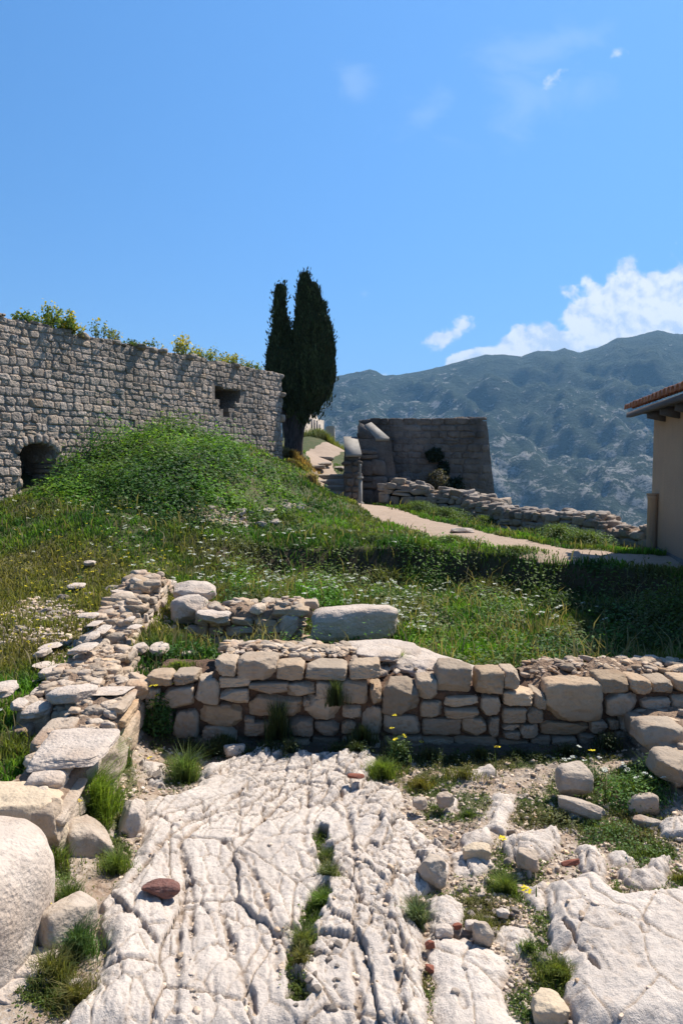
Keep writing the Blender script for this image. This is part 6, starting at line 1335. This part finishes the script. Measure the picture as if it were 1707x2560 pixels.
wallplant(s_of(350), .1, .4, .14, 300, 'low green mat draping over the wall\'s edge', (.08, .13, .05), 0, 712)
# hanging dark growth on the tower's face and a grey bush before it
for i, (uu, vv, rx, rz_, lb) in enumerate([(1086, 1138, .26, .20, 'dark creeper hanging high on the tower\'s face'), (1108, 1180, .18, .36, 'dark creeper reaching down the tower\'s face'), (1132, 1225, .34, .40, 'lowest dark growth at the tower\'s foot')]):
    c0 = P(uu, vv, 20.85); bush('creeper', tuple(c0), (rx, .18, rz_), 1500, (.02, .034, .018), lb, 720 + i, cat='creeper')
c0 = P(1092, 1205, 20.2); bush('grey_bush', tuple(c0), (.36, .3, .36), 1700, (.085, .085, .065), 'dry grey-green bush before the tower between boulders', 724, (.02, .045), stems=26)
# weeds by the wall's corner and crest
for i, (uu, vv, yy_, rd, h, n, lb, bs) in enumerate([(728, 1140, 23.2, .7, .3, 2200, 'dry straw-coloured grass round the cypress foot', (.16, .15, .06)), (742, 1178, 22.2, .45, .2, 900, 'olive grass beside the upper path', (.13, .15, .05)), (815, 1100, 31, 1.9, .45, 2600, 'green grassy knoll on the crest beyond the steps', (.10, .15, .04)),
       (782, 1212, 20.3, .24, .32, 300, 'pale feathery grass beside the lowest steps', (.20, .22, .13)), (865, 1262, 18.3, .35, .12, 400, 'low green tuft at the foot of the stone post', (.10, .17, .04))]):
    p_ = P(uu, vv, yy_); tuft(0, 0, n, rd, h, lb, bs, 730 + i, at=(p_[0], yy_, z1(p_[0], yy_)), wd=.03, lean=.5)
for i, (uu, yy_, rd, h, lb) in enumerate([(1215, 16.9, .4, .34, 'weeds spilling over the parapet right of the tower'), (1330, 15.1, .35, .34, 'low weeds growing against the parapet\'s middle'), (1445, 13.9, .3, .3, 'thin weeds among the parapet\'s sunlit stones'), (1050, 17.6, .5, .32, 'green weed clump in front of the tower\'s rubble'), (1115, 17.0, .6, .3, 'weed clump under the grey boulders right of the tower'), (1400, 12.9, .5, .34, 'dark leafy clump below the parapet near the house'), (1470, 12.4, .5, .32, 'dark leafy clump before the parapet at the shadow\'s edge'),
        (1130, 12.0, .4, .16, 'leafy clump overhanging the path\'s near edge'), (935, 11.9, .3, .16, 'round leafy clump on the terrace lip'), (1290, 11.0, .5, .12, 'leafy growth along the terrace lip below the path')]):
    x_ = (uu - CU) / F * yy_; tuft(0, 0, 500, rd, h, lb, (.07, .13, .03), 740 + i, at=(x_, yy_, z1(x_, yy_)), wd=.02, leafy=1500, name='weed', cat='weed')

# ------------------------------------------------------------------ cypress
cy0 = P(735, 1120, 23.6); CYY = 23.6; zc0 = z1(cy0[0], CYY)
cyp = empty('cypress', (cy0[0], CYY, zc0 - .1), 'dark double-crowned cypress beside the end of the tall wall', 'cypress tree')
sc = CYY / F
def prof_pts(pr): return np.array([(v_, l, r_) for v_, l, r_ in pr], float)
MAIN = prof_pts([(686, 760, 766), (700, 755, 775), (730, 748, 785), (760, 746, 808), (790, 743, 818), (840, 733, 832), (880, 735, 836), (940, 732, 838), (980, 730, 828), (1005, 735, 808), (1030, 745, 780), (1050, 752, 768)])
LEFT = prof_pts([(713, 694, 708), (730, 691, 711), (780, 690, 714), (830, 683, 728), (880, 670, 765), (920, 664, 775), (960, 672, 775), (1000, 700, 772), (1030, 725, 765)])
TIP3 = prof_pts([(716, 783, 792), (740, 780, 800), (790, 780, 815)])
r = np.random.default_rng(77); cparts = []
def Zv(v): return EYE + CYY * np.tan(np.arctan((CV - v) / F) - PITCH)
def crown(pr, n, seed, yoff=0.0):
    r = np.random.default_rng(seed); v_ = r.uniform(0, 1, n) ** .95 * (pr[-1, 0] - pr[0, 0]) + pr[0, 0]; l = np.interp(v_, pr[:, 0], pr[:, 1]); r_ = np.interp(v_, pr[:, 0], pr[:, 2]); mid = (l + r_) / 2
    cz = Zv(v_); cx = (mid - CU) * sc; rad = (r_ - l) / 2 * sc
    a = r.uniform(0, 6.283, n); lump = 1 + .13 * vnoise3(np.c_[np.cos(a) * 1.6, np.sin(a) * 1.6, cz * 1.8], seed) + .10 * vnoise3(np.c_[np.cos(a) * 4, np.sin(a) * 4, cz * 5], seed + 1)
    q = (1 - .35 * r.uniform(0, 1, n) ** 2.2) * lump
    ce = np.c_[cx + np.cos(a) * rad * q, CYY + yoff + np.sin(a) * rad * q * .95, cz]
    out_ = np.c_[np.cos(a), np.sin(a), np.full(n, .0)]; nr_ = unit(out_ * .9 + r.normal(0, .45, (n, 3)))
    up = unit(np.c_[np.cos(a) * .35, np.sin(a) * .35, np.ones(n)] + r.normal(0, .25, (n, 3))); s = r.uniform(.035, .085, n)[:, None]; sd_ = unit(np.cross(up, nr_))
    V_ = np.stack([ce - up * s, ce + sd_ * s * .42, ce + up * s * 1.35, ce - sd_ * s * .42], 1).reshape(-1, 3); k_ = np.arange(n)[:, None] * 4
    c_ = np.tile([.036, .050, .020], (n, 1)) * r.uniform(.6, 1.5, (n, 1)); c_[:, 0] *= r.uniform(.8, 1.4, n)
    cparts.append((V_, np.concatenate([k_ + [0, 1, 2], k_ + [0, 2, 3]]).astype(int), np.repeat(c_, 4, 0)))
    K = int(n / 220); kv = r.uniform(pr[0, 0] + 4, pr[-1, 0] - 6, K); kl = np.interp(kv, pr[:, 0], pr[:, 1]); kr = np.interp(kv, pr[:, 0], pr[:, 2]); ka = r.uniform(0, 6.283, K); kr_ = (kr - kl) / 2 * sc
    kc = np.c_[((kl + kr) / 2 - CU) * sc + np.cos(ka) * kr_ * .93, CYY + yoff + np.sin(ka) * kr_ * .9, Zv(kv + 10)]; m2 = K * 90; j = np.repeat(np.arange(K), 90); cr = r.uniform(.06, .17, K)[j][:, None]
    ce = kc[j] + r.normal(0, 1, (m2, 3)) * cr * [.55, .55, 1.1] + [0, 0, .06]; up = unit(np.c_[np.cos(ka[j]) * .4, np.sin(ka[j]) * .4, np.ones(m2)] + r.normal(0, .3, (m2, 3))); nr_ = unit(r.normal(size=(m2, 3))); sd_ = unit(np.cross(up, nr_)); s = r.uniform(.03, .07, m2)[:, None]
    V_ = np.stack([ce - up * s, ce + sd_ * s * .4, ce + up * s * 1.4, ce - sd_ * s * .4], 1).reshape(-1, 3); k_ = np.arange(m2)[:, None] * 4; c_ = np.tile([.055, .070, .028], (m2, 1)) * r.uniform(.6, 1.5, (m2, 1)) * r.uniform(.7, 1.4, K)[j][:, None]
    cparts.append((V_, np.concatenate([k_ + [0, 1, 2], k_ + [0, 2, 3]]).astype(int), np.repeat(c_, 4, 0)))
    # inner body
    vv = np.linspace(pr[0, 0] + 6, pr[-1, 0], 44); th = np.linspace(0, 6.2832, 33); l = np.interp(vv, pr[:, 0], pr[:, 1]); r_ = np.interp(vv, pr[:, 0], pr[:, 2]); Vg, Tg = np.meshgrid(vv, th, indexing='ij')
    rd = (np.interp(Vg, pr[:, 0], pr[:, 2]) - np.interp(Vg, pr[:, 0], pr[:, 1])) / 2 * sc * .84; cxg = ((np.interp(Vg, pr[:, 0], pr[:, 2]) + np.interp(Vg, pr[:, 0], pr[:, 1])) / 2 - CU) * sc; czg = Zv(Vg)
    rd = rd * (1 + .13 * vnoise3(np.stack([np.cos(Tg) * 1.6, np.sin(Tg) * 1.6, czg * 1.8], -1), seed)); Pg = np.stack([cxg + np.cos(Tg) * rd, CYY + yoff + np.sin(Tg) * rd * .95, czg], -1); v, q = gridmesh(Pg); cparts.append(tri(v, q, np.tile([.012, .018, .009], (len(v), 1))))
crown(MAIN, 42000, 1); crown(LEFT, 26000, 2, .15); crown(TIP3, 3000, 3, -.2)
v, f, c_ = cat_mesh(cparts); child('crown', mesh_np('cypress_crown', v, f, M_cyp, False, c_), cyp)
tp = []
for (ux, uy, ul, vl, rr0, rr1, dy) in [(735, 1128, 752, 1000, .19, .12, 0), (722, 1125, 705, 1010, .13, .09, .1), (745, 1124, 778, 1005, .11, .07, -.1), (728, 1122, 730, 980, .14, .1, .2), (750, 1095, 800, 1000, .05, .035, -.15), (742, 1080, 790, 1010, .045, .03, .1)]:
    t_ = np.linspace(0, 1, 12); x_ = ((ux + (ul - ux) * t_ ** 1.4) - CU) * sc + .02 * np.sin(t_ * 7); z_ = Zv(uy + (vl - uy) * t_); z_[0] = zc0 - .15; v, q = tube(np.c_[x_, CYY + dy * t_ + 0 * t_, z_], rr0 + (rr1 - rr0) * t_ + .07 * np.exp(-t_ * 9) * (rr0 > .1), 12); tp.append(tri(v, q))
v, f, c_ = cat_mesh(tp); child('trunk', mesh_np('cypress_trunk', v, f, M_bark, True), cyp)
